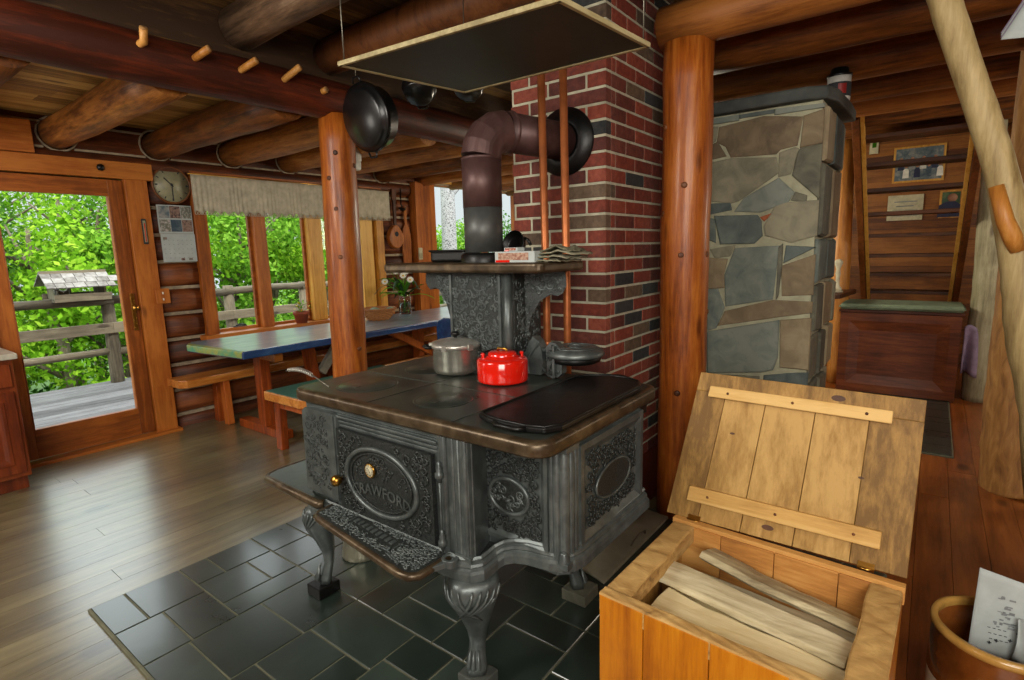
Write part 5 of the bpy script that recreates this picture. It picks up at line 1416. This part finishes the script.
t = thing('thermometer', (1.752, 4.95, 1.54), 'narrow dark thermometer on the pine door casing', 'thermometer')
b = MB(); b.bx(1.735, 1.768, 4.94, 4.952, 1.54, 1.735); b.build('case', [M['ink']], t, bevel=.004)
b = MB(); b.bx(1.742, 1.761, 4.937, 4.942, 1.555, 1.72); b.build('scale', [M['clockface']], t)
b = MB(); b.cyl((1.7515, 4.936, 1.56), (1.7515, 4.936, 1.70), .003, n=8); b.build('tube', [M['red']], t)
t = thing('switch_plate', (1.80, 4.95, 1.07), 'square wooden switch plate on the door casing edge', 'switch')
b = MB(); b.bx(1.765, 1.868, 4.93, 4.952, 1.065, 1.185); b.build('plate', [M['frame_z']], t, bevel=.004)
for z in (1.10, 1.15): MB().bx(1.812, 1.820, 4.921, 4.931, z - .009, z + .009).build('toggle', [M['white']], t, bevel=.001)

# hanging instruments and tools
def hang_outline(name, pts, x0, z0, label, cat, mt, th=.05):
    t = thing(name, (x0, 4.97, z0), label, cat)
    return t
t = thing('mandolin', (4.30, 4.96, 1.48), 'small wooden mandolin hanging on the log wall beside the valance', 'mandolin')
b = MB(); out = [(x0_ * 1.0, z_) for x0_, z_ in [(.11 * math.cos(a) * (1 - .28 * max(0, math.sin(a))), .135 * math.sin(a)) for a in [k * PI / 16 for k in range(32)]]]
b.prism(out, lambda u, v, d_: (4.305 + u, 4.985 - d_, 1.605 + v), 0, .06, 0, .5, .006); b.build('body', [M['violin']], t, bevel=.006)
b = MB(); b.lathe([(0, .0615), (.028, .0615), (.028, .06)], (4.305, 4.985, 1.635), (0, -1, 0), 20); b.build('sound_hole', [M['ink']], t)
b = MB(); b.bx(4.292, 4.33, 4.94, 4.965, 1.70, 2.02); b.build('neck', [M['dkwood']], t, bevel=.004)
b = MB(); b.bx(4.285, 4.345, 4.945, 4.968, 2.02, 2.14); 
for k in range(3):
    for s_ in (-.035, .035): b.cyl((4.315, 4.955, 2.04 + k * .035), (4.315 + s_, 4.955, 2.04 + k * .035), .005, n=6)
b.build('peg_head', [M['dkwood']], t, bevel=.002)
t = thing('wooden_paddle', (4.50, 4.965, 1.28), 'long wooden bread paddle leaning on the log wall right of the mandolin', 'paddle')
b = MB(); b.prism([(-.06, 0), (.06, 0), (.07, .30), (.05, .42), (.018, .47), (.018, .68), (-.018, .68), (-.018, .47), (-.05, .42), (-.07, .30)], lambda u, v, d_: (4.49 + u, 4.985 - d_, 1.28 + v), 0, .02, 0, .5); b.build('blade', [M['violin']], t, bevel=.004)
b = MB(); b.lathe([(.012, -.004), (.012, .004), (.006, .004), (.006, -.004)], (4.49, 4.962, 1.945), (0, -1, 0), 12); b.build('hanging_ring', [M['wire']], t)
t = thing('hanging_ladle', (4.42, 4.965, 1.86), 'dark ladle hanging high on the log wall above the wooden paddle', 'ladle')
b = MB(); b.tube([(4.43, 4.965, 2.16), (4.42, 4.955, 1.98), (4.42, 4.945, 1.95)], .008, 8); b.build('handle', [M['black']], t)
b = MB(); b.lathe([(.0, -.03), (.025, -.026), (.042, -.006), (.044, .0), (.038, 0), (.02, -.02), (0, -.024)], (4.42, 4.935, 1.93), (0, -.4, 1), 20); b.build('bowl', [M['black']], t)
t = thing('outlet_box', (4.63, 4.895, 1.33), 'small cream card holder on the corner board beside the far window', 'box')
b = MB(); b.bx(4.598, 4.655, 4.882, 4.899, 1.335, 1.475); b.build('back', [M['cream']], t, bevel=.002)
b = MB(); b.bx(4.606, 4.647, 4.878, 4.884, 1.35, 1.41); b.build('pocket', [M['clockface']], t)

# kitchen cabinet at the left edge
t = thing('kitchen_cabinet', (.40, 4.7, 0), 'reddish wooden base cabinet with a pale counter left of the glass door', 'cabinet')
b = MB(); b.bx(-.1, .765, 4.462, 4.95, .09, .84); b.bx(-.1, .75, 4.50, 4.94, .0, .09, 0, .1); b.build('body', [M['cabinet_z']], t, bevel=.003)
b = MB(); b.bx(-.12, .785, 4.42, 4.955, .84, .875); b.build('counter', [M['counter']], t, bevel=.005)
for x0 in (-.03, .375):
    x1 = x0 + .37
    b = MB(); b.bx(x0, x1, 4.444, 4.462, .12, .64); bevel_panel(b, lambda u, v, d_: (u, 4.444 - d_, v), x0 + .055, x1 - .055, .18, .58, .04, .006)
    dr = b.build('door', [M['cabinet_z']], t, bevel=.003)
    MB().lathe([(.006, 0), (.006, .012), (.013, .018), (.012, .026), (0, .028)], (x0 + .04, 4.444, .56), (0, -1, 0), 14).build('knob', [M['black']], dr)
    b = MB(); b.bx(x0, x1, 4.444, 4.462, .67, .81); dw = b.build('drawer', [M['cabinet_z']], t, bevel=.003)
    MB().lathe([(.006, 0), (.006, .012), (.013, .018), (.012, .026), (0, .028)], ((x0 + x1) / 2, 4.444, .74), (0, -1, 0), 14).build('knob', [M['black']], dw)

# ------------------------------------------------------------------ stairs, photographs, chest and trunks on the right
def stairs():
    t = thing('open_stair', (6.4, .19, 0), 'steep open wooden stair with dark treads rising beside the stone chimney', 'stairs')
    zt = lambda k: .897 + .195 * k; xt = lambda k: 7.13 - .225 * k
    for y, nm in ((-.205, 'stringer'), (.575, 'stringer')):
        b = MB(); p0 = Vector((xt(-3.15), y, zt(-3.15))); p1 = Vector((xt(8.0), y, zt(8.0)))
        b.beam(p0, p1, .05, .27, (-.65, 0, .75)); b.build(nm, [M['mahog_z']], t, bevel=.004)
    for y in (-.205, .575):
        b = MB(); b.bx(7.68, 7.93, y - .025, y + .025, 0, .30); b.build('stringer_foot', [M['mahog_z']], t, bevel=.004)
    for k in range(-3, 8):
        b = MB(); b.bx(xt(k) - .12, xt(k) + .13, -.18, .55, zt(k) - .034, zt(k), 0); b.build('tread', [M['tread_y']], t, bevel=.004)
    for y in (-.16, .53):
        b = MB(); b.beam(Vector((xt(-3.0) - .14, y, zt(-3.0))), Vector((xt(7.8) - .14, y, zt(7.8))), .03, .03, (0, 1, 0)); b.build('cleat', [M['jamb_z']], t, bevel=.002)
stairs()
def picture(name, y0, y1, z0, z1, label, cat, fr, mt, extra=None):
    t = thing(name, (7.985, (y0 + y1) / 2, z0), label, cat)
    w_ = .022 if fr else 0
    b = MB(); b.bx(7.975, 7.997, y0, y1, z0, z1); b.build('frame' if fr else 'card', [M['jamb_z'] if fr else M['cream']], t, bevel=.002)
    p = None
    if mt:
        b = MB(); b.bx(7.970, 7.978, y0 + w_, y1 - w_, z0 + w_, z1 - w_); p = b.build('print', [mt], t)
    if extra: extra(p or t, t)
def group_photo(p, t):
    rg = random.Random(2)
    for i in range(8):
        y = .02 + i * .052; z = 2.16 + (.12 if i % 2 else .03)
        b = MB(); b.lathe([(0, .0), (.016, 0), (.016, .003)], (7.9695, y, z + .055), (-1, 0, 0), 12); b.prism([(-.03, -.07), (.03, -.07), (.026, .02), (.012, .036), (-.012, .036), (-.026, .02)], lambda u, v, d_: (7.9695 - d_, y + u, z + v), 0, .002, 1, rg.random())
        b.build('sitter', [M['skin'], [M['white'], M['navy'], M['photo_b']][i % 3]], p)
picture('framed_photo', -.02, .46, 2.07, 2.47, 'wide framed group photo seen through the stair treads, highest on the wall', 'picture', True, M['photo_b'], group_photo)
def cert(p, t):
    b = MB()
    for k in range(2): b.bx(7.972, 7.975, .20 + .03 * k, .42 - .02 * k, 1.85 - .05 * k, 1.862 - .05 * k)
    for k in range(5): b.bx(7.972, 7.975, .19, .43, 1.69 + .018 * k, 1.695 + .018 * k)
    b.build('writing', [M['inkg']], t)
picture('certificate', .143, .482, 1.645, 1.932, 'pale cream certificate with grey writing behind the stair treads', 'certificate', False, None, cert)
def portrait(p, t):
    b = MB(); b.lathe([(0, 0), (.045, 0), (.045, .003)], (7.9695, -.115, 1.87), (-1, 0, 0), 20); b.build('sitter', [M['skin']], p)
    b = MB(); b.prism([(-.10, -.19), (.11, -.19), (.10, -.06), (.04, -.02), (-.04, -.02), (-.09, -.06)], lambda u, v, d_: (7.9695 - d_, -.10 + u, 1.85 + v), 0, .002, 0, .5); b.build('jacket', [M['navy']], p)
picture('framed_photo', -.205, .0, 1.652, 1.955, 'small green portrait photo of a seated person beside the right stair stringer', 'picture', True, M['photo_g'], portrait)
def slip(p, t):
    b = MB(); b.bx(7.972, 7.975, .64, .68, 2.50, 2.57); b.build('printed_mark', [M['greenleaf']], t)
picture('wall_card', .618, .705, 2.43, 2.60, 'small cream card pinned high up by the left stair stringer', 'card', False, None, slip)

def chest():
    t = thing('blanket_chest', (6.25, .21, 0), 'reddish mahogany chest with a raised panel front before the stairs', 'chest')
    b = MB(); b.bx(6.0, 6.5, -.235, .66, .0, .765); b.build('body', [M['mahog']], t, bevel=.004)
    b = MB(); bevel_panel(b, lambda u, v, d_: (6.0 - d_, u, v), -.235, .66, .02, .76, .16, .018); b.build('front_panel', [M['mahog']], t)
    b = MB(); b.bx(5.985, 6.51, -.25, .675, .765, .79); b.build('lid', [M['mahog']], t, bevel=.004)
chest()
t = thing('seat_cushion', (6.25, .21, .79), 'long flat sage green cushion lying on the mahogany chest', 'cushion')
b = MB(); b.prism(round_rect(5.99, 6.5, -.245, .67, .04, 5), UP, .79, .845, 0, .5); b.build('pad', [M['sage']], t, bevel=.02, seg=3)
MB().tube([(x, y, .815) for x, y in round_rect(5.985, 6.505, -.25, .675, .04, 5)], .007, 6, closed=True).build('piping', [M['sage']], t)
b = MB(); b.grid(lambda u, v: (6.15 + .05 * math.sin(9 * u) * v, -.262 - .16 * u, .66 - .42 * v + .02 * math.sin(7 * u)), 14, 10, 0, .5)
o = b.build('lavender_cloth', [M['lavender']], fix=False); o.modifiers.new('Solidify', 'SOLIDIFY').thickness = .01
tag(o, 'pale lavender cloth hanging beside the right end of the mahogany chest', 'cloth')
t = thing('carved_ornament', (5.95, .70, .95), 'pale carved bone-like ornament on a small dark ledge by the stone chimney', 'ornament')
b = MB(); b.lathe([(0, 0), (.035, 0), (.038, .02), (.018, .05), (.014, .12), (.020, .16), (.014, .2), (.03, .25), (.034, .27), (.02, .29), (0, .295)], (5.95, .70, .965), n=14, mod=lambda a: 1 + .18 * math.cos(3 * a)); b.build('carving', [M['bone']], t)
MB().lathe([(0, 0), (.05, 0), (.05, .014), (0, .014)], (5.95, .70, .951), n=16).build('foot', [M['bone']], t)
tag(MB().beam((5.7, .72, .93), (6.35, .66, .93), .16, .04).build('wall_ledge', [M['dkwood']], bevel=.004), 'small dark wooden ledge between the stone chimney and the orange post', 'shelf')

def trunk(name, pts, rad, mt, label, cat, seed, branches=(), n=22):
    rg = random.Random(seed)
    t = thing(name, pts[0], label, cat)
    P = [Vector(p) for p in pts]; Q = []; Rr = []
    for i in range(len(P) - 1):
        p0 = P[max(0, i - 1)]; p1 = P[i]; p2 = P[i + 1]; p3 = P[min(len(P) - 1, i + 2)]
        for s_ in range(6):
            f = s_ / 6
            q = .5 * ((2 * p1) + (-p0 + p2) * f + (2 * p0 - 5 * p1 + 4 * p2 - p3) * f * f + (-p0 + 3 * p1 - 3 * p2 + p3) * f ** 3)
            Q.append(q + Vector((rg.uniform(-.002, .002), rg.uniform(-.002, .002), 0))); Rr.append((rad[i] + (rad[i + 1] - rad[i]) * f) * (1 + rg.uniform(-.015, .015)))
    Q.append(P[-1]); Rr.append(rad[-1])
    MB().tube(Q, Rr, n, 0, .5).build('stem', [mt], t)
    for bp, br, bm in branches: MB().tube(bp, br, 16, 0, .5).build('branch_stub', [bm], t)
trunk('peeled_tree_post', [(2.45, -.46, 0), (2.45, -.41, .4), (2.450, -0.336, 0.837), (2.450, -0.265, 1.116), (2.450, -0.221, 1.345), (2.450, -0.150, 1.637), (2.450, -0.086, 1.834), (2.450, 0.039, 2.200), (2.450, 0.082, 2.343), (2.45, .16, 2.68)],
      [.10, .085, .069, .059, .049, .044, .043, .044, .045, .046], M['pale_z'], 'tall pale peeled tree trunk leaning up to the ceiling at the right', 'tree post', 3,
      [([(2.412, -.212, 1.375), (2.402, -.196, 1.42), (2.393, -.174, 1.47), (2.393, -.141, 1.583)], [.020, .026, .024, .0205], M['pale_or'])])
trunk('stump_post', [(4.05, -.472, 0), (4.05, -.44, .25), (4.05, -.415, .515), (4.05, -.385, .85), (4.05, -.365, 1.1), (4.05, -.345, 1.5), (4.05, -.33, 2.66)], [.16, .145, .125, .095, .075, .062, .055], M['bark_tr'], 'brown rough tree post standing on the red floor behind the pale trunk', 'tree post', 5)
trunk('grey_tree_post', [(6.25, -.42, 0), (6.25, -.41, .5), (6.25, -.40, 1.06), (6.25, -.36, 1.48), (6.25, -.34, 1.9), (6.25, -.32, 2.6)], [.13, .13, .115, .09, .075, .07], M['grey_tr'], 'greyish weathered tree post beside the right stair stringer', 'tree post', 6)
trunk('thin_grey_post', [(3.9, -.66, 0), (3.8, -.52, .8), (3.7, -.42, 1.36), (3.6, -.335, 1.9), (3.55, -.26, 2.66)], [.04, .036, .033, .03, .028], M['grey_tr'], 'thin grey-green pole behind the leaning pale trunk', 'tree post', 7)

# can on the stone cap, magazine at the top right corner
c = Vector((3.553, .475, 2.161)); t = thing('storage_can', c, 'white and red cylindrical can with a dark lid on the stone chimney cap', 'can')
MB().lathe([(0, 0), (.054, 0), (.056, .004), (.056, .125), (0, .126)], c, n=32).build('body', [M['white']], t)
b = MB(); b.lathe([(.0566, .018), (.0572, .02), (.0572, .088), (.0566, .09)], c, n=32); lb = b.build('label_band', [M['ink']], t); lb['label'] = 'dark and red printed label'
b = MB()
for k in range(9):
    a = math.radians(186 + k * 4.5); e = Vector((math.cos(a), math.sin(a), 0)); s_ = Vector((-e.y, e.x, 0))
    b.box(c + e * .0575 + Vector((0, 0, .055)), (.001, .0048, .05), a, 0)
b.build('label_print', [M['canred']], lb)
b = MB(); b.lathe([(.058, .122), (.060, .126), (.060, .134), (.044, .138), (.042, .165), (.038, .168), (0, .168)], c, n=32); b.build('lid', [M['black']], t)
t = thing('hanging_magazine', (2.55, -.24, 2.0), 'folded magazine hanging from the ceiling logs in the upper right corner', 'magazine')
for k in range(4):
    b = MB(); b.grid(lambda u, v, k=k: (2.5 + .012 * k + .02 * math.sin(3 * v), -.118 - .10 * v - .17 * u * (1 - .2 * k) , 2.055 + .20 * v - .02 * u + .01 * k), 8, 8, 0, .3 + .15 * k)
    o = b.build('page', [M['paper'] if k % 2 == 0 else M['lavender']], t, fix=False); o.modifiers.new('Solidify', 'SOLIDIFY').thickness = .003
MB().tube([(2.52, -.25, 2.24), (2.52, -.25, CEIL)], .003, 6).build('string', [M['wire']], t)
# ------------------------------------------------------------------ outside
b = MB()
for i in range(19): b.bx(-3, 10, 5.25 + i * .145, 5.25 + i * .145 + .138, -.09, -.05, 0, random.random())
tag(b.build('deck_floor', [M['deck']], origin=(3, 6.5, -.07)), 'grey weathered board deck outside the glass door', 'deck', kind='structure')
b = MB()
b.grid(lambda u, v: (-16 + 52 * u, 8.05 + 40 * v, -1.6 + .25 * math.sin(9 * u) + .2 * math.sin(5 * v)), 30, 24, 0, .5)
tag(b.build('ground', [M['grass']], origin=(0, 8, -1.5)), 'sloping green lawn beyond the deck railing', 'lawn', kind='structure')

def railing():
    t = thing('deck_railing', (3.5, 7.85, -.05), 'weathered grey log railing along the outer edge of the deck', 'railing')
    y = 7.85; PX = (.35, 2.28, 3.72, 4.88, 6.5, 8.2, 9.8)
    rg = random.Random(6)
    for x in PX:
        b = MB(); h = 1.03 + rg.uniform(-.03, .03)
        b.tube([(x, y + .02, -1.4), (x, y + .02, -.05), (x, y, .5), (x, y, h)], [.075, .075, .072, .066], 12); b.build('post', [M['rail_z']], t)
    for x0, x1 in zip(PX[:-1], PX[1:]):
        z0, z1 = .94 + rg.uniform(-.02, .02), .95 + rg.uniform(-.02, .02)
        b = MB(); b.tube([(x0 - .05, y - .03, z0), ((x0 + x1) / 2, y - .03, (z0 + z1) / 2 + .015), (x1 + .05, y - .03, z1)], .05, 12); b.build('top_rail', [M['rail_x']], t)
        b = MB(); b.beam((x0, y - .075, .625), (x1, y - .075, .625), .04, .125); b.build('middle_rail', [M['rail_x']], t, bevel=.006)
        b = MB(); b.tube([(x0, y, .32), (x1, y, .34)], .042, 12); b.build('lower_rail', [M['rail_x']], t)
railing()
def feeder():
    t = thing('bird_feeder', (2.0, 7.82, 1.0), 'roofed wooden bird feeder standing on the deck railing outside the door', 'bird feeder')
    rg = random.Random(4)
    def roof(y0_, y1_, z0_, z1_, nm):
        b = MB()
        for r in range(3):
            f0 = r / 3; f1 = (r + 1.15) / 3
            x = 1.70 - .02
            while x < 2.31:
                w_ = rg.uniform(.07, .12)
                a = Vector((x + .003 + w_ / 2, y0_ + (y1_ - y0_) * f0, z0_ + (z1_ - z0_) * f0 + .012 * (1 - f0))); c_ = Vector((x + .003 + w_ / 2, y0_ + (y1_ - y0_) * f1, z0_ + (z1_ - z0_) * f1 + .002))
                b.beam(a, c_, w_ - .006, .012, (0, 0, 1), 0, rg.random()); x += w_
        b.build(nm, [M['shingle']], t)
    roof(7.60, 7.86, 1.12, 1.29, 'front_roof'); roof(8.14, 7.88, 1.14, 1.30, 'rear_roof')
    b = MB(); b.beam((1.69, 7.87, 1.305), (2.31, 7.87, 1.305), .05, .03); b.build('ridge', [M['rail_x']], t)
    for x in (1.78, 2.22):
        b = MB(); b.prism([(7.68, .985), (8.06, .985), (8.06, 1.12), (7.87, 1.27), (7.68, 1.12)], lambda u, v, d_, x=x: (x + d_, u, v), 0, .022, 0, .5); b.build('end_wall', [M['rail_z']], t)
    b = MB(); b.bx(1.74, 2.27, 7.64, 8.10, .975, 1.0); b.bx(1.74, 2.27, 7.63, 7.655, .975, 1.06); b.bx(1.74, 2.27, 8.085, 8.11, .975, 1.06); b.build('tray', [M['rail_x']], t)
    MB().lathe([(0, 0), (.075, 0), (.08, .01), (.08, .13), (.07, .15), (0, .15)], (1.84, 7.72, 1.0), n=20).build('seed_jar', [M['jar']], t)
feeder()

def tree(x, y, zb, h, r, nl, kind, seed, label, grp):
    rg = random.Random(seed)
    t = thing('leafy_tree', (x, y, zb), label, 'tree', grp)
    pts = [Vector((x + .12 * math.sin(i + seed), y + .1 * math.cos(i * 1.3 + seed), zb + h * .85 * i / 6)) for i in range(7)]
    b = MB(); b.tube(pts, [.13 - .017 * i for i in range(7)], 10)
    for k in range(7):
        i = rg.randint(1, 5); a = rg.uniform(0, 2 * PI); L = r * rg.uniform(.6, .9)
        b.tube([pts[i], pts[i] + Vector((L * .5 * math.cos(a), L * .5 * math.sin(a), .3)), pts[i] + Vector((L * math.cos(a), L * math.sin(a), .7))], [.05, .03, .012], 6)
    b.build('trunk', [M['trunk']], t)
    cl = []
    for k in range(24):
        a = rg.uniform(0, 2 * PI); f = rg.random(); rr = r * 1.25 * (1 - .4 * abs(f - .4) ** 1.3)
        q = rr * rg.uniform(.15, .9)
        cl.append((Vector((x + q * math.cos(a), y + q * math.sin(a), zb + h * (.12 + .86 * f))), r * rg.uniform(.28, .48)))
    b = MB()
    for k in range(nl):
        c_, cr = rg.choice(cl)
        d_ = Vector((rg.gauss(0, 1), rg.gauss(0, 1), rg.gauss(0, 1))).normalized()
        p = c_ + d_ * cr * rg.random() ** .4
        n_ = (d_ + Vector((rg.gauss(0, .6), rg.gauss(0, .6), .5 + rg.gauss(0, .5)))).normalized()
        u = n_.cross(Vector((rg.gauss(0, 1), rg.gauss(0, 1), rg.gauss(0, 1)))).normalized(); v = n_.cross(u)
        s_ = rg.uniform(.036, .068)
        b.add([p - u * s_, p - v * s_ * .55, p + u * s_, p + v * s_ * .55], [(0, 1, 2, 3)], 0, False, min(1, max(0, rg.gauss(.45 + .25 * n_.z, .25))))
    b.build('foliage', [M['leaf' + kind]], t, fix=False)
G1 = 'trees beyond the deck railing'
L1 = {'A': 'bright yellow-green leafy tree beyond the deck railing', 'B': 'mid green leafy tree beyond the deck railing', 'C': 'darker green leafy tree beyond the deck railing'}
sp = [(1.3, 11.2, 4.1, 'A'), (2.4, 10.9, 3.9, 'A'), (3.4, 11.5, 4.3, 'B'), (4.4, 11.2, 4.2, 'A'), (5.3, 10.8, 4.2, 'B'), (6.3, 11.3, 4.4, 'A'), (7.2, 10.9, 4.3, 'B'), (8.2, 11.4, 4.3, 'A'), (9.3, 11.8, 4.0, 'B'),
      (1.9, 13.2, 4.5, 'C'), (3.3, 13.8, 4.7, 'A'), (4.8, 13.5, 4.9, 'C'), (6.4, 13.6, 4.9, 'B'), (8.0, 13.4, 5.0, 'B'), (10.3, 13.0, 3.8, 'C'), (12.0, 11.6, 3.3, 'B'), (13.6, 12.2, 3.6, 'B'), (11.4, 14.6, 4.4, 'C'), (15.2, 12.8, 3.8, 'C'), (-.3, 12.2, 4.2, 'B'), (.6, 14.6, 5.2, 'B'), (2.6, 15.6, 5.2, 'A'), (4.2, 15.9, 5.3, 'B'), (5.9, 15.8, 5.6, 'A'), (7.6, 16.2, 5.6, 'C'), (9.4, 15.8, 5.0, 'A')]
for i, (x, y, h, k) in enumerate(sp):
    tree(x, y, -1.65, h * 1.08, 1.15 if y < 12.5 else 1.4, 6400 if y < 12.5 else 4600, k, 300 + i, L1[k], G1 if False else G1 + {'A': ', bright ones', 'B': ', mid green ones', 'C': ', darker ones'}[k])
t = thing('birch_tree', (9.42, 9.0, -1.6), 'pale speckled birch trunk standing outside the far window', 'tree')
MB().tube([(9.42, 9.0, -1.6), (9.42, 9.0, .5), (9.45, 9.0, 2.0), (9.48, 9.02, 5.5)], [.20, .18, .17, .13], 20).build('trunk', [M['birch']], t)
for k in range(5):
    a = 1.2 * k; MB().tube([(9.46, 9.0, 2.6 + .5 * k), (9.46 + .5 * math.cos(a), 9 + .5 * math.sin(a), 3.0 + .5 * k), (9.46 + 1.1 * math.cos(a), 9 + 1.1 * math.sin(a), 3.1 + .5 * k)], [.06, .04, .015], 8).build('branch', [M['birch']], t)

# ------------------------------------------------------------------ light
wd = bpy.data.worlds.new('World'); S.world = wd; wd.use_nodes = True
nt = wd.node_tree; bg = nt.nodes['Background']
bg.inputs[0].default_value = (.80, .89, .90, 1)
tcw = nt.nodes.new('ShaderNodeTexCoord'); sx = nt.nodes.new('ShaderNodeSeparateXYZ'); mr = nt.nodes.new('ShaderNodeMapRange')
mr.interpolation_type = 'SMOOTHSTEP'; mr.inputs[1].default_value = .10; mr.inputs[2].default_value = .55; mr.inputs[3].default_value = .95; mr.inputs[4].default_value = 4.2
nt.links.new(tcw.outputs['Generated'], sx.inputs[0]); nt.links.new(sx.outputs['Z'], mr.inputs[0]); nt.links.new(mr.outputs[0], bg.inputs[1])
def area(name, loc, target, size, power, col, sy=None):
    l = bpy.data.lights.new(name, 'AREA'); l.energy = power; l.color = col; l.size = size
    if sy: l.shape = 'RECTANGLE'; l.size_y = sy
    o = bpy.data.objects.new(name, l); COL.objects.link(o); o.location = loc
    o.rotation_euler = (Vector(target) - Vector(loc)).to_track_quat('-Z', 'Y').to_euler(); return o
sun = bpy.data.lights.new('sun', 'SUN'); sun.energy = 2.2; sun.angle = .06; sun.color = (1, .95, .86)
so = bpy.data.objects.new('sun', sun); COL.objects.link(so); so.rotation_euler = Vector((.25, .62, -.74)).to_track_quat('-Z', 'Y').to_euler()
def point(name, loc, power, col, r=.25):
    l = bpy.data.lights.new(name, 'POINT'); l.energy = power; l.color = col; l.shadow_soft_size = r
    o = bpy.data.objects.new(name, l); COL.objects.link(o); o.location = loc; return o
area('room_fill', (-1.5, -.9, 2.2), (2.0, 1.0, .5), 1.8, 130, (1, .95, .86))  # added soft fill light behind the camera
area('kitchen_fill', (-.9, 2.4, 2.3), (1.6, 2.4, .4), 1.0, 55, (1, .95, .86))  # unseen fill light, added for the kitchen side
point('door_side_fill', (-.3, 4.0, 1.55), 34, (1, .94, .84), .3)  # out-of-view fill, added for the left ceiling and log wall
point('dining_fill', (5.4, 2.25, 1.8), 110, (1, .90, .70), .3)  # added fill light, hidden from view behind the brick chimney
point('hall_fill', (5.0, -1.7, 1.7), 50, (1, .90, .74), .3)  # unseen fill added off to the right, for the stair end
point('hearth_fill', (.75, -.75, 2.15), 34, (1, .93, .80), .25)  # unseen overhead fill, added to brighten the wood box

# ------------------------------------------------------------------ camera
cam = bpy.data.cameras.new('camera'); co = bpy.data.objects.new('camera', cam); COL.objects.link(co)
yaw, pit, rol = math.radians(37.474), math.radians(9.312), math.radians(-1.4915)
Fv = Vector((math.cos(yaw) * math.cos(pit), math.sin(yaw) * math.cos(pit), -math.sin(pit))); Rv = Vector((math.sin(yaw), -math.cos(yaw), 0)); Uv = Rv.cross(Fv)
r2 = Rv * math.cos(rol) + Uv * math.sin(rol); u2 = -Rv * math.sin(rol) + Uv * math.cos(rol)
mw = Matrix((r2, u2, -Fv)).transposed().to_4x4(); mw.translation = Vector((0, 0, 1.42))
co.matrix_world = mw
cam.sensor_width = 36; cam.lens = 548.5 / 1024 * 36; cam.clip_start = .02; cam.clip_end = 200
S.camera = co
S.view_settings.view_transform = 'Standard'; S.view_settings.look = 'None'
S.view_settings.gamma = 1.0; S.view_settings.use_curve_mapping = False
S.view_settings.exposure = 0.0
S.cycles.max_bounces = 8; S.cycles.transparent_max_bounces = 16
S.cycles.sample_clamp_indirect = 4
S.cycles.use_denoising = True
